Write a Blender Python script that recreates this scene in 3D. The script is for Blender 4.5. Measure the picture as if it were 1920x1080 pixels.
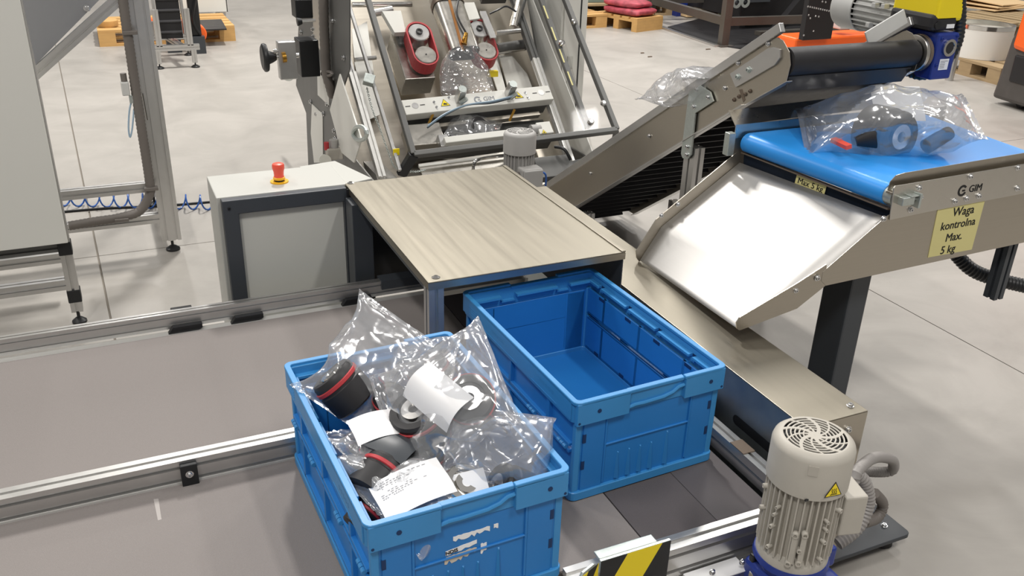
import bpy, bmesh, math, random
from mathutils import Vector as V, Matrix, Euler, noise
random.seed(7)
PI = math.pi
S = bpy.context.scene
COL = S.collection
for o in list(bpy.data.objects): bpy.data.objects.remove(o)

# ------------------------------------------------------------------ camera, world, lamps, exposure
F = 1679.0                                   # focal length in pixels of a 1920 wide frame
CAM = V((-.2858, -1.1723, 1.6)); CROT = Euler((1.1296, -.0282, -.4214), 'XYZ')
cd = bpy.data.cameras.new('camera'); cam = bpy.data.objects.new('camera', cd); COL.objects.link(cam)
cam.location = CAM; cam.rotation_euler = CROT
cd.sensor_width = 36; cd.lens = 36 * F / 1920; cd.clip_start = .02; cd.clip_end = 100
S.camera = cam
w = bpy.data.worlds.new('hall'); S.world = w; w.use_nodes = True
w.node_tree.nodes['Background'].inputs[0].default_value = (1, .975, .945, 1)
w.node_tree.nodes['Background'].inputs[1].default_value = .30
def lamp(x, y, z, e, sx=.35, sy=1.4):
    l = bpy.data.lights.new('hall_lamp', 'AREA'); l.shape = 'RECTANGLE'; l.size = sx; l.size_y = sy
    l.energy = e; l.color = (1, .97, .93)
    o = bpy.data.objects.new('hall_lamp', l); COL.objects.link(o); o.location = (x, y, z)
for (x, y, e) in [(1.6, 6.0, 540), (-3.2, 5.6, 170), (5.6, 6.0, 200), (-2.4, -3.2, 250), (2.6, -2.8, 170), (10, 6.0, 200), (0, 12, 170), (8, 12, 200), (5.2, 1.4, 110), (-3.6, 1.6, 90)]:
    lamp(x, y, 6.6, e)
S.view_settings.view_transform = 'Standard'; S.view_settings.look = 'None'
S.view_settings.gamma = 1; S.view_settings.use_curve_mapping = False
S.view_settings.exposure = -0.06

# ------------------------------------------------------------------ helpers
MR = CROT.to_matrix()
def ray(u, v): return MR @ V(((u - 960) / F, -(v - 540) / F, -1))
def onto(u, v, x=None, y=None, z=None):      # where the line of sight meets a real plane of the place
    d = ray(u, v)
    t = (x - CAM.x) / d.x if x is not None else (y - CAM.y) / d.y if y is not None else (z - CAM.z) / d.z
    return CAM + d * t
class Frame:                                 # a tilted plane of a machine, with its own axes
    def __init__(s, o, ex, ey):
        s.o = V(o); ex = V(ex).normalized(); ez = ex.cross(V(ey)).normalized(); ey = ez.cross(ex)
        s.R = Matrix((ex, ey, ez)).transposed(); s.M = Matrix.Translation(s.o) @ s.R.to_4x4(); s.n = ez
    def p(s, u, v, c=0.0):
        d = ray(u, v); t = (s.n.dot(s.o - CAM) + c) / s.n.dot(d)
        q = s.R.transposed() @ (CAM + d * t - s.o); return q.x, q.y
def lin(h):
    h = h.lstrip('#'); c = [int(h[i:i+2], 16) / 255 for i in (0, 2, 4)]
    return tuple(x / 12.92 if x <= .04045 else ((x + .055) / 1.055) ** 2.4 for x in c) + (1,)
MATS = {}
def mat(name, col, rough=.5, metal=0, var=.08, scale=(6, 6, 6), bump=0, rvar=.1, detail=4, spec=.5, coat=0, emit=0):
    m = bpy.data.materials.new(name); m.use_nodes = True; N = m.node_tree.nodes; L = m.node_tree.links
    b = N['Principled BSDF']; b.inputs['Metallic'].default_value = metal; b.inputs['Specular IOR Level'].default_value = spec
    b.inputs['Coat Weight'].default_value = coat
    tc = N.new('ShaderNodeTexCoord'); mp = N.new('ShaderNodeMapping'); mp.inputs['Scale'].default_value = scale
    L.new(tc.outputs['Object'], mp.inputs[0])
    no = N.new('ShaderNodeTexNoise'); no.inputs['Scale'].default_value = 1; no.inputs['Detail'].default_value = detail
    L.new(mp.outputs[0], no.inputs['Vector'])
    c = lin(col) if isinstance(col, str) else tuple(col) + (1,)
    mx = N.new('ShaderNodeMix'); mx.data_type = 'RGBA'
    mx.inputs['A'].default_value = tuple(min(1, x * (1 - var)) for x in c[:3]) + (1,)
    mx.inputs['B'].default_value = tuple(min(1, x * (1 + var)) for x in c[:3]) + (1,)
    L.new(no.outputs['Fac'], mx.inputs['Factor']); L.new(mx.outputs['Result'], b.inputs['Base Color'])
    mr = N.new('ShaderNodeMapRange'); mr.inputs['To Min'].default_value = max(.03, rough - rvar); mr.inputs['To Max'].default_value = min(1, rough + rvar)
    L.new(no.outputs['Fac'], mr.inputs['Value']); L.new(mr.outputs[0], b.inputs['Roughness'])
    if bump:
        bp = N.new('ShaderNodeBump'); bp.inputs['Strength'].default_value = bump; bp.inputs['Distance'].default_value = .002
        L.new(no.outputs['Fac'], bp.inputs['Height']); L.new(bp.outputs[0], b.inputs['Normal'])
    MATS[name] = m; return m
STEELX = mat('brushed_steel_x', '#b9b2a6', .36, 1, .06, (3, 260, 260), .05, .07)
STEELY = mat('brushed_steel_y', '#969083', .42, 1, .10, (60, 2.2, 60), .05, .07)
STEELS = mat('sheet_steel', '#c9c5bd', .3, 1, .05, (40, 40, 40), .02, .08)
CHUTE = mat('ground_steel', '#c6c4c1', .55, 1, .02, (300, 4, 20), .03, .05)
ALU = mat('anodised_aluminium', '#c9c8c6', .34, .9, .04, (30, 30, 30), 0, .06)
ALUW = mat('white_aluminium', '#d9d8d4', .4, .6, .04, (30, 30, 30), 0, .06)
ZINC = mat('galvanised_steel', '#c3cac6', .4, .8, .15, (120, 120, 120), .05, .12)
BOLT = mat('zinc_bolt', '#d6d6d6', .25, 1, .05)
CHROME = mat('polished_steel', '#dad8d4', .14, 1, .03)
DARK = mat('anthracite_paint', '#3d4146', .42, 0, .06, (20, 20, 20), 0, .05)
DARKB = mat('dark_bagger_paint', '#5e5e5c', .45, .2, .06, (10, 10, 10), 0, .05)
BLACK = mat('black_plastic', '#17181a', .42, 0, .1, (30, 30, 30))
RUBBER = mat('black_rubber', '#232224', .5, 0, .1, (40, 40, 40), .02, .08)
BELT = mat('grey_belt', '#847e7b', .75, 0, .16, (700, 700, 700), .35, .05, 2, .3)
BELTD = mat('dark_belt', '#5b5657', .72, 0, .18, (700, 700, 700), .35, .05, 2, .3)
WHITEP = mat('light_grey_paint', '#dcdbd4', .45, 0, .015, (3, 3, 3), 0, .04)
GREYP = mat('mid_grey_panel', '#8e8f93', .5, 0, .02, (3, 3, 3), 0, .04)
CABW = mat('cabinet_light_grey', '#b8b8b2', .45, 0, .015, (3, 3, 3), 0, .04)
CABIN = mat('cabinet_grey', '#c9c9c2', .45, 0, .02, (3, 3, 3), 0, .04)
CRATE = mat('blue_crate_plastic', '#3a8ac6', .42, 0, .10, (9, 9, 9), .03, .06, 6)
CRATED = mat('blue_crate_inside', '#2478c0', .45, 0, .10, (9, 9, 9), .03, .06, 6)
SLOT = mat('crate_slot_dark', '#0a2f5c', .6)
BELTB = mat('blue_belt', '#2f93e6', .35, 0, .04, (8, 8, 8), 0, .05)
MOTOR = mat('beige_grey_motor', '#b3aea4', .5, 0, .06, (30, 30, 30), .05)
MOTORL = mat('light_grey_motor', '#c6c6c3', .42, .1, .05, (30, 30, 30), .03)
MOTORG = mat('grey_motor', '#a9a7a4', .45, 0, .05, (30, 30, 30), .03)
NAVY = mat('blue_gearbox', '#1c3384', .4, 0, .1, (30, 30, 30), .08)
YELLOW = mat('yellow_paint', '#f2d81c', .4, 0, .04)
YELLOWL = mat('pale_yellow_label', '#d8cf8f', .55, 0, .03)
RED = mat('red_belt', '#b5373c', .5, 0, .08)
REDB = mat('red_button', '#f25a45', .4, 0, .03)
ORANGE = mat('orange_plastic', '#f2641e', .4, 0, .06)
PAPER = mat('white_paper', '#efeff0', .7, 0, .02)
INK = mat('black_ink', '#141414', .6)
INKG = mat('grey_ink', '#8b8d92', .6)
WOOD = mat('pallet_wood', '#c39a5f', .75, 0, .2, (5, 40, 40), .1)
WOODD = mat('old_pallet_wood', '#a08a68', .8, 0, .22, (5, 40, 40), .1)
CARD = mat('cardboard', '#d3b58a', .8, 0, .08, (5, 5, 5))
CONDUIT = mat('grey_conduit', '#6b6560', .5, 0, .1)
CONDUITL = mat('light_conduit', '#8f8b88', .5, 0, .1)
HOSE = mat('blue_air_hose', '#2c5fae', .35, 0, .1)
HOSEL = mat('pale_blue_hose', '#9db4c6', .35, 0, .1)
SACK = mat('red_printed_sack', '#a34450', .55, 0, .9, (14, 14, 14), .2, .1, 3)
SACKW = mat('pale_printed_sack', '#dccdd0', .55, 0, .25, (30, 30, 30), .2, .1, 3)
TEAL = mat('green_grey_sheet', '#707f77', .5, 0, .1)
BROWNM = mat('brown_steel', '#7d6f62', .45, .5, .1)
BRASS = mat('brass', '#b98c3e', .3, 1, .1)
BLACKM = mat('black_machine', '#1a191b', .5, 0, .2, (10, 10, 10))
LIME = mat('lime_sheet', '#9aa41c', .5)

def film_mat(name, tint, milky, edge=.55, scale=35, rough=.1):
    m = bpy.data.materials.new(name); m.use_nodes = True; N = m.node_tree.nodes; L = m.node_tree.links
    N.remove(N['Principled BSDF']); out = N['Material Output']
    tc = N.new('ShaderNodeTexCoord')
    vo = N.new('ShaderNodeTexVoronoi'); vo.feature = 'DISTANCE_TO_EDGE'; vo.inputs['Scale'].default_value = scale
    no = N.new('ShaderNodeTexNoise'); no.inputs['Scale'].default_value = scale * .5; no.inputs['Detail'].default_value = 1; no.inputs['Distortion'].default_value = 1.2
    no.inputs['Scale'].default_value = 6
    L.new(tc.outputs['Object'], no.inputs['Vector'])
    sc = N.new('ShaderNodeVectorMath'); sc.operation = 'SCALE'; sc.inputs['Scale'].default_value = .10; L.new(no.outputs['Color'], sc.inputs[0])
    av = N.new('ShaderNodeVectorMath'); av.operation = 'ADD'; L.new(tc.outputs['Object'], av.inputs[0]); L.new(sc.outputs[0], av.inputs[1])
    L.new(av.outputs[0], vo.inputs['Vector'])
    bp = N.new('ShaderNodeBump'); bp.inputs['Strength'].default_value = .30; bp.inputs['Distance'].default_value = .04
    L.new(vo.outputs['Distance'], bp.inputs['Height'])
    tr = N.new('ShaderNodeBsdfTransparent'); tr.inputs[0].default_value = tint
    gl = N.new('ShaderNodeBsdfGlossy'); gl.inputs['Roughness'].default_value = rough; gl.inputs['Color'].default_value = (1, 1, 1, 1)
    L.new(bp.outputs[0], gl.inputs['Normal'])
    df = N.new('ShaderNodeBsdfDiffuse'); df.inputs[0].default_value = (.85, .87, .9, 1)
    lw = N.new('ShaderNodeLayerWeight'); lw.inputs['Blend'].default_value = .35; L.new(bp.outputs[0], lw.inputs['Normal'])
    mr = N.new('ShaderNodeMapRange'); mr.inputs['To Min'].default_value = .13; mr.inputs['To Max'].default_value = edge
    L.new(lw.outputs['Facing'], mr.inputs['Value'])
    m1 = N.new('ShaderNodeMixShader'); m1.inputs[0].default_value = milky; L.new(tr.outputs[0], m1.inputs[1]); L.new(df.outputs[0], m1.inputs[2])
    m2 = N.new('ShaderNodeMixShader'); L.new(mr.outputs[0], m2.inputs[0]); L.new(m1.outputs[0], m2.inputs[1]); L.new(gl.outputs[0], m2.inputs[2])
    L.new(m2.outputs[0], out.inputs[0]); return m
FILM = film_mat('clear_bag_film', (.95, .955, .965, 1), .15, .66, 11, .15)
FILMT = film_mat('stretched_film', (.93, .93, .93, 1), .08, .4)
def pane_mat(name, t, refl):
    m = bpy.data.materials.new(name); m.use_nodes = True; N = m.node_tree.nodes; L = m.node_tree.links
    N.remove(N['Principled BSDF'])
    tr = N.new('ShaderNodeBsdfTransparent'); tr.inputs[0].default_value = (t, t, t, 1)
    gl = N.new('ShaderNodeBsdfGlossy'); gl.inputs['Roughness'].default_value = .05
    lw = N.new('ShaderNodeLayerWeight'); lw.inputs['Blend'].default_value = .5
    pw = N.new('ShaderNodeMath'); pw.operation = 'POWER'; pw.inputs[1].default_value = 4; L.new(lw.outputs['Facing'], pw.inputs[0])
    ma = N.new('ShaderNodeMath'); ma.operation = 'MULTIPLY_ADD'; ma.inputs[1].default_value = refl; ma.inputs[2].default_value = .006; L.new(pw.outputs[0], ma.inputs[0])
    mx = N.new('ShaderNodeMixShader'); L.new(ma.outputs[0], mx.inputs[0]); L.new(tr.outputs[0], mx.inputs[1]); L.new(gl.outputs[0], mx.inputs[2])
    L.new(mx.outputs[0], N['Material Output'].inputs[0]); return m
PANE = pane_mat('clear_guard_sheet', .97, .15)

# concrete: blotchy, lightly polished
def concrete():
    m = mat('polished_concrete', '#a19d97', .45, 0, .1, (.8, .8, .8), 0, .12, 8)
    N = m.node_tree.nodes; L = m.node_tree.links; b = N['Principled BSDF']
    src = b.inputs['Base Color'].links[0].from_socket
    tc = N.new('ShaderNodeTexCoord'); n2 = N.new('ShaderNodeTexNoise'); n2.inputs['Scale'].default_value = 2.3; n2.inputs['Detail'].default_value = 9; n2.inputs['Roughness'].default_value = .65; n2.inputs['Distortion'].default_value = .6
    L.new(tc.outputs['Object'], n2.inputs['Vector'])
    cr = N.new('ShaderNodeValToRGB'); cr.color_ramp.elements[0].position = .33; cr.color_ramp.elements[0].color = (.72, .71, .69, 1); cr.color_ramp.elements[1].position = .62; cr.color_ramp.elements[1].color = (1.05, 1.04, 1.03, 1)
    L.new(n2.outputs['Fac'], cr.inputs[0])
    mx = N.new('ShaderNodeMix'); mx.data_type = 'RGBA'; mx.blend_type = 'MULTIPLY'; mx.inputs['Factor'].default_value = .55
    L.new(src, mx.inputs['A']); L.new(cr.outputs[0], mx.inputs['B']); L.new(mx.outputs['Result'], b.inputs['Base Color'])
    return m
CONC = concrete()

class MB:
    def __init__(s, M=None, sharp=True): s.v = []; s.f = []; s.m = []; s.s = []; s.M = M; s.sharp = sharp
    def add(s, vs, fs, m=0, sm=False, M=None):
        o = len(s.v); T = s.M
        if M is not None: T = (T @ M) if T is not None else M
        s.v += [(T @ V(p)) if T is not None else V(p) for p in vs]
        s.f += [[i + o for i in f] for f in fs]; s.m += [m] * len(fs); s.s += [sm] * len(fs); return s
    def box(s, x0, y0, z0, x1, y1, z1, m=0, M=None):
        vs = [(x, y, z) for z in (z0, z1) for y in (y0, y1) for x in (x0, x1)]
        return s.add(vs, [(0, 2, 3, 1), (4, 5, 7, 6), (0, 1, 5, 4), (2, 6, 7, 3), (0, 4, 6, 2), (1, 3, 7, 5)], m, False, M)
    def cbox(s, c, d, m=0, M=None):
        return s.box(c[0]-d[0]/2, c[1]-d[1]/2, c[2]-d[2]/2, c[0]+d[0]/2, c[1]+d[1]/2, c[2]+d[2]/2, m, M)
    def axes(s, p0, p1, up=None):
        d = (V(p1) - V(p0)); l = d.length; d.normalize()
        u = V(up) if up else (V((0, 0, 1)) if abs(d.z) < .95 else V((0, 1, 0)))
        a = d.cross(u).normalized(); b = a.cross(d)
        return d, a, b, l
    def beam(s, p0, p1, w, h, up=None, m=0):
        d, a, b, l = s.axes(p0, p1, up); M = Matrix.Translation(V(p0)) @ Matrix((a, b, d)).transposed().to_4x4()
        return s.box(-w/2, -h/2, 0, w/2, h/2, l, m, M)
    def prism(s, poly, M=None, z0=0, z1=.01, m=0, sm=False):
        n = len(poly); vs = [(x, y, z0) for x, y in poly] + [(x, y, z1) for x, y in poly]
        s.add(vs, [list(range(n))[::-1], list(range(n, 2*n))], m, False, M)
        return s.add(vs, [(i, (i+1) % n, n + (i+1) % n, n + i) for i in range(n)], m, sm, M)
    def profile(s, p0, p1, w, up=None, m=0, h=None):   # slotted extrusion
        d, a, b, l = s.axes(p0, p1, up); M = Matrix.Translation(V(p0)) @ Matrix((a, b, d)).transposed().to_4x4()
        h = h or w; X = w/2; Y = h/2; g = w*.11; dp = w*.2
        ys = [0] if h < 1.6*w else [-Y/2, Y/2]
        xs = [0] if w < 1.6*h else [-X/2, X/2]
        P = []
        P += [(-X, -Y)]
        for x in xs: P += [(x-g, -Y), (x-g, -Y+dp), (x+g, -Y+dp), (x+g, -Y)]
        P += [(X, -Y)]
        for y in ys: P += [(X, y-g), (X-dp, y-g), (X-dp, y+g), (X, y+g)]
        P += [(X, Y)]
        for x in xs[::-1]: P += [(x+g, Y), (x+g, Y-dp), (x-g, Y-dp), (x-g, Y)]
        P += [(-X, Y)]
        for y in ys[::-1]: P += [(-X, y+g), (-X+dp, y+g), (-X+dp, y-g), (-X, y-g)]
        return s.prism(P, M, 0, l, m)
    def cyl(s, p0, p1, r, r2=None, n=16, m=0, sm=True):
        return s.lathe([(0, 0), (r, 0), (r if r2 is None else r2, (V(p1)-V(p0)).length), (0, (V(p1)-V(p0)).length)], p0, V(p1)-V(p0), n, m, sm)
    def lathe(s, prof, p0, axis, n=32, m=0, sm=True):
        d, a, b, l = s.axes((0, 0, 0), axis); vs = []; fs = []
        for i, (r, t) in enumerate(prof):
            for k in range(n):
                an = 2*PI*k/n; vs.append(V(p0) + d*t + (a*math.cos(an) + b*math.sin(an))*max(r, 1e-5))
        for i in range(len(prof)-1):
            for k in range(n):
                k2 = (k+1) % n; fs.append((i*n+k, i*n+k2, (i+1)*n+k2, (i+1)*n+k))
        o = len(s.f); s.add(vs, fs, m, sm)
        for i in range(len(prof)-1):               # flat discs stay flat
            if abs(prof[i][1]-prof[i+1][1]) < 1e-6:
                for k in range(n): s.s[o+i*n+k] = False
        return s
    def tube(s, pts, r, n=10, m=0, closed=False, ring=0):
        pts = [V(p) for p in pts]; N = len(pts); vs = []; fs = []; pa = None
        for i, p in enumerate(pts):
            t = (pts[(i+1) % N] - pts[i-1]) if closed else (pts[min(i+1, N-1)] - pts[max(i-1, 0)])
            t.normalize()
            if pa is None: pa = t.orthogonal().normalized()
            pa = (pa - t*pa.dot(t)).normalized(); pb = t.cross(pa)
            rr = r*(1 + (ring if i % 2 else -ring))
            for k in range(n): vs.append(p + (pa*math.cos(2*PI*k/n) + pb*math.sin(2*PI*k/n))*rr)
        for i in range(N if closed else N-1):
            j = (i+1) % N
            for k in range(n): fs.append((i*n+k, i*n+(k+1) % n, j*n+(k+1) % n, j*n+k))
        s.add(vs, fs, m, True)
        if not closed: s.add(vs[:n], [list(range(n))[::-1]], m); s.add(vs[-n:], [list(range(n))], m)
        return s
    def ring(s, out, inn, z0, z1, m=0, M=None):        # two loops with the same count
        n = len(out); vs = [(x, y, z) for z in (z0, z1) for lp in (out, inn) for x, y in lp]; fs = []
        for i in range(n):
            j = (i+1) % n
            fs += [(i, j, 2*n+j, 2*n+i), (n+j, n+i, 3*n+i, 3*n+j), (2*n+i, 2*n+j, 3*n+j, 3*n+i), (j, i, n+i, n+j)]
        return s.add(vs, fs, m, False, M)
    def grid(s, fn, nu, nv, m=0, sm=True, cv=False):
        vs = [fn(i/(nu-1), j/(nv if cv else nv-1)) for i in range(nu) for j in range(nv)]; fs = []
        for i in range(nu-1):
            for j in range(nv if cv else nv-1):
                j2 = (j+1) % nv; fs.append((i*nv+j, i*nv+j2, (i+1)*nv+j2, (i+1)*nv+j))
        return s.add(vs, fs, m, sm)
    def text(s, txt, size, M, m=0, bold=0):
        c = bpy.data.curves.new('t', 'FONT'); c.body = txt; c.size = size; c.align_x = 'CENTER'; c.align_y = 'CENTER'; c.extrude = .0004; c.resolution_u = 3
        o = bpy.data.objects.new('t', c); COL.objects.link(o)
        dg = bpy.context.evaluated_depsgraph_get(); me = bpy.data.meshes.new_from_object(o.evaluated_get(dg))
        for k in ((-1, 0), (1, 0), (0, .7)) if bold else ((0, 0),):
            s.add([v.co + V((k[0]*bold, k[1]*bold, abs(k[1])*.0001)) for v in me.vertices], [list(p.vertices) for p in me.polygons], m, False, M)
        bpy.data.objects.remove(o); bpy.data.curves.remove(c); bpy.data.meshes.remove(me); return s
    def mesh(s, name, mats, off=V((0, 0, 0)), recalc=True):
        me = bpy.data.meshes.new(name); me.from_pydata([tuple(p - off) for p in s.v], [], s.f)
        for mm in (mats if isinstance(mats, (list, tuple)) else [mats]): me.materials.append(mm)
        me.polygons.foreach_set('material_index', s.m); me.polygons.foreach_set('use_smooth', s.s)
        if recalc:
            bm = bmesh.new(); bm.from_mesh(me); bmesh.ops.remove_doubles(bm, verts=bm.verts, dist=1e-6); bmesh.ops.recalc_face_normals(bm, faces=bm.faces)
            if s.sharp:
                for e in bm.edges:
                    if len(e.link_faces) == 2 and e.calc_face_angle(0) > .55: e.smooth = False
            bm.to_mesh(me); bm.free()
        me.update(); return me
    def build(s, name, mats, parent=None, bev=0, label=None, seg=2, recalc=True, kind=None):
        off = OFF.get(parent.name, V((0, 0, 0))) if parent else V((0, 0, 0))
        o = bpy.data.objects.new(name, s.mesh(name, mats, off, recalc)); COL.objects.link(o)
        if parent: o.parent = parent; OFF[o.name] = off
        if bev:
            b = o.modifiers.new('bevel', 'BEVEL'); b.width = bev; b.segments = seg; b.limit_method = 'ANGLE'; b.angle_limit = .6
        if label: o['label'] = label
        if kind: o['kind'] = kind
        return o
OFF = {}
def thing(name, label, cat, loc=(0, 0, 0), group=None):
    o = bpy.data.objects.new(name, None); COL.objects.link(o); o.location = loc; o.empty_display_size = .05
    o['label'] = label; o['category'] = cat
    if group: o['group'] = group
    OFF[o.name] = V(loc); return o
def tag(o, label, cat, group=None):
    o['label'] = label; o['category'] = cat
    if group: o['group'] = group
    return o
def dup(o, parent=None):
    c = o.copy(); COL.objects.link(c); c.parent = parent
    OFF[c.name] = OFF.get(o.name, V((0, 0, 0)))
    for ch in list(o.children): dup(ch, c)
    return c
BOLTM = {}
def bolts(parent, spots, nrm, r=.006, name='bolt', m=None):      # socket-head screws, shared mesh
    m = m or BOLT; key = (round(r, 4), m.name)
    if key not in BOLTM:
        b = MB(); b.lathe([(0, 0), (r*1.5, 0), (r*1.5, r*.25), (r, r*.3), (r, r*1.05), (r*.9, r*1.15), (r*.5, r*1.15), (r*.5, r*.5), (0, r*.5)], (0, 0, 0), (0, 0, 1), 12, 0)
        BOLTM[key] = b.mesh('bolt', m)
    q = V(nrm).to_track_quat('Z', 'Y').to_matrix().to_4x4()
    off = OFF.get(parent.name, V((0, 0, 0)))
    for p in spots:
        o = bpy.data.objects.new(name, BOLTM[key]); COL.objects.link(o); o.parent = parent; o.matrix_local = Matrix.Translation(V(p) - off) @ q
def rrect(hx, hy, r, n=4, cx=0, cy=0):
    P = []
    for (sx, sy, a0) in ((1, 1, 0), (-1, 1, 90), (-1, -1, 180), (1, -1, 270)):
        for k in range(n+1):
            a = math.radians(a0 + 90*k/n); P.append((cx + sx*(hx-r) + r*math.cos(a), cy + sy*(hy-r) + r*math.sin(a)))
    return P
def smooth_path(pts, n=8):
    P = [V(p) for p in pts]; out = []
    for i in range(len(P)-1):
        a, b, c, d = P[max(i-1, 0)], P[i], P[i+1], P[min(i+2, len(P)-1)]
        for k in range(n):
            t = k/n; out.append(.5*((2*b) + (c-a)*t + (2*a-5*b+4*c-d)*t*t + (3*b-a-3*c+d)*t**3))
    return out + [P[-1]]
def conduit(pts, r, m, name, parent, step=.006, ring=.07):       # ribbed flexible conduit
    P = smooth_path(pts, 30); Q = [P[0]]; acc = 0
    for a, b in zip(P, P[1:]):
        l = (b-a).length; t = step - acc
        while t <= l: Q.append(a + (b-a)*(t/l)); t += step
        acc = (acc + l) % step
    return MB().tube(Q, r, 12, 0, False, ring).build(name, m, parent)
def foot(parent, x, y, h=.05, r=.028):
    return MB().lathe([(0, 0), (r, 0), (r, .008), (r*.45, .02), (.006, .022), (.006, h), (0, h)], (x, y, 0), (0, 0, 1), 16).build('levelling_foot', BLACK, parent)
def logo(b, M, s, m=0):                     # open ring mark with a short bar, then the three letters
    A0, A1, n = math.radians(35), math.radians(335), 24
    o = [(math.cos(A0+(A1-A0)*k/n)*s, math.sin(A0+(A1-A0)*k/n)*s) for k in range(n+1)]
    i = [(x*.62, y*.62) for x, y in o]
    for k in range(n): b.prism([o[k], o[k+1], i[k+1], i[k]], M, 0, .0005, m)
    b.prism([(0, -.16*s), (.62*s, -.16*s), (.62*s, .12*s), (0, .12*s)], M, 0, .0005, m)
    b.text('GIM', s*1.75, M @ Matrix.Translation((s*3.05, 0, 0)), m, s*.03)
def onM(p, ex, ey):
    ex = V(ex).normalized(); ez = ex.cross(V(ey)).normalized(); ey = ez.cross(ex)
    return Matrix.Translation(V(p)) @ Matrix((ex, ey, ez)).transposed().to_4x4()
FX = ((1, 0, 0), (0, 0, 1))                  # a face looking towards -y

# ------------------------------------------------------------------ floor: cast slabs with saw-cut joints
fl = MB().box(-14, -7, -.12, 22, 20, -.006).build('floor', mat('joint_filler', '#7d766c', .8)); fl['kind'] = 'structure'
def jx(y): return -.396 - .0406*(y - 2.135)
g = .004
rows = [(-7, 2.845), (2.845, 20)]
for (y0, y1) in rows:
    e = .0025
    for k, (xa0, xa1, xb0, xb1) in enumerate([(-14, -14, jx(y0)-g, jx(y1)-g), (jx(y0)+g, jx(y1)+g, (2.57 if y0 < 0 else 3.55)-e, (2.57 if y0 < 0 else 3.55)-e), ((2.57 if y0 < 0 else 3.55)+e, (2.57 if y0 < 0 else 3.55)+e, 22, 22)]):
        b = MB().prism([(xa0, y0+e), (xb0, y0+e), (xb1, y1-e), (xa1, y1-e)], None, -.006, 0)
        o = b.build('concrete_slab', CONC, fl)

ZB = .326                                    # belt level
# ------------------------------------------------------------------ far belt conveyor
t = thing('belt_conveyor', 'wide grey belt conveyor running behind the full crate and under the steel cover table', 'conveyor', (-.7, 1.0, 0))
MB().box(-2.4, .665, ZB-.006, .60, 1.335, ZB).build('belt', BELT, t)
MB().box(-2.4, .68, .2, .60, 1.32, ZB-.008).build('bed', ALU, t)
b = MB(); b.profile((-2.4, 1.385, .352), (.94, 1.385, .352), .026, (0, 0, 1), 0, .05); b.build('guide_rail', ALU, t)
b = MB(); b.box(-2.4, 1.34, ZB-.03, .94, 1.37, ZB-.004); b.build('side_strip', ALUW, t)
for u, v in ((345, 608), (460, 586), (665, 552)):
    p = onto(u, v, y=1.368)
    MB().prism([(-.05, -.012), (-.032, .012), (.05, .012), (.05, -.002), (.03, -.012)], onM((p.x, 1.368, ZB+.004), *FX), 0, .02).build('rail_bracket', BLACK, t, .001)
p = onto(340, 580, y=1.41); MB().box(p.x-.03, 1.4, .34, p.x+.03, 1.425, .372).build('rail_bracket', BLACK, t, .002)
for x in (-1.9, -.8, .3):
    for y in (.72, 1.29): MB().profile((x, y, .05), (x, y, .2), .045).build('leg', ALU, t); foot(t, x, y, .06)

# ------------------------------------------------------------------ near belt conveyor
t = thing('belt_conveyor', 'nearest grey belt conveyor, carrying the full blue crate in the foreground', 'conveyor', (-.6, .3, 0))
MB().box(-2.2, .03, ZB-.006, .60, .598, ZB).build('belt', BELT, t)
MB().box(-2.2, .04, .2, .60, .59, ZB-.008).build('bed', ALU, t)
b = MB(); b.profile((-2.2, .622, .352), (.47, .622, .352), .04, (0, 0, 1), 0, .066); b.build('guide_rail', ALU, t)
MB().box(-2.2, .598, ZB-.01, .47, .602, ZB+.004).build('edge_strip', ALUW, t)
p = onto(355, 887, y=.6)
MB().prism([tuple(onto(u, v, z=ZB))[:2] for u, v in ((288, 936), (297, 935), (303, 974), (296, 976))], None, ZB, ZB+.0003).build('tape_residue', mat('tape_residue', '#a8a29e', .7), t)
k = MB().cbox((p.x, .596, .348), (.036, .016, .062)).build('corner_block', BLACK, t, .002)
bolts(t, [(p.x, .588, .356)], (0, -1, 0), .006)
for x in (-1.8, -.9, .2): MB().profile((x, .3, .05), (x, .3, .2), .045).build('leg', ALU, t); foot(t, x, .3, .06)

# ------------------------------------------------------------------ cross conveyor under the empty crate
t = thing('transfer_conveyor', 'dark grey transfer conveyor beneath the empty crate, with aluminium edge profiles', 'conveyor', (.78, .4, 0))
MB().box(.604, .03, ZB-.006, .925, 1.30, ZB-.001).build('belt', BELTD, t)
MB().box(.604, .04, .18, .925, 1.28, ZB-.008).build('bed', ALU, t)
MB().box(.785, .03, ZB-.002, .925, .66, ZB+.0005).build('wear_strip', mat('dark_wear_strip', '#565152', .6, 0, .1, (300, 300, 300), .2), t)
MB().profile((.955, .03, .352), (.955, .70, .352), .034, (0, 0, 1), 0, .05).build('side_guide', ALU, t)
for y in (.16, .33): MB().box(.938, y, .3772, .972, y+.05, .3792).build('guide_clip', BROWNM, t)
b = MB(); b.profile((.40, .004, .30), (.955, .004, .30), .04, (0, 0, 1), 0, .08); b.build('edge_profile', ALU, t)
b = MB(); b.box(.40, -.035, .205, .955, -.017, .262); b.build('lower_profile', ALU, t, .002)
p0 = onto(1312, 1050, y=-.037)
b = MB(); b.box(p0.x, -.06, .17, .80, -.037, .265); b.build('drive_plate', STEELS, t, .0015)
MB().box(.665, -.062, .2655, .80, -.02, .268).build('tape_strip', PAPER, t)
for u, v in ((1335, 1072), (1391, 1053)): 
    q = onto(u, v, y=-.06); bolts(t, [(q.x, -.06, q.z)], (0, -1, 0), .005)
q = onto(1418, 1068, y=-.07)
k = MB().box(q.x-.018, -.075, q.z-.03, q.x+.03, -.06, q.z+.045).build('bearing_block', BLACK, t, .004)
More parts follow.
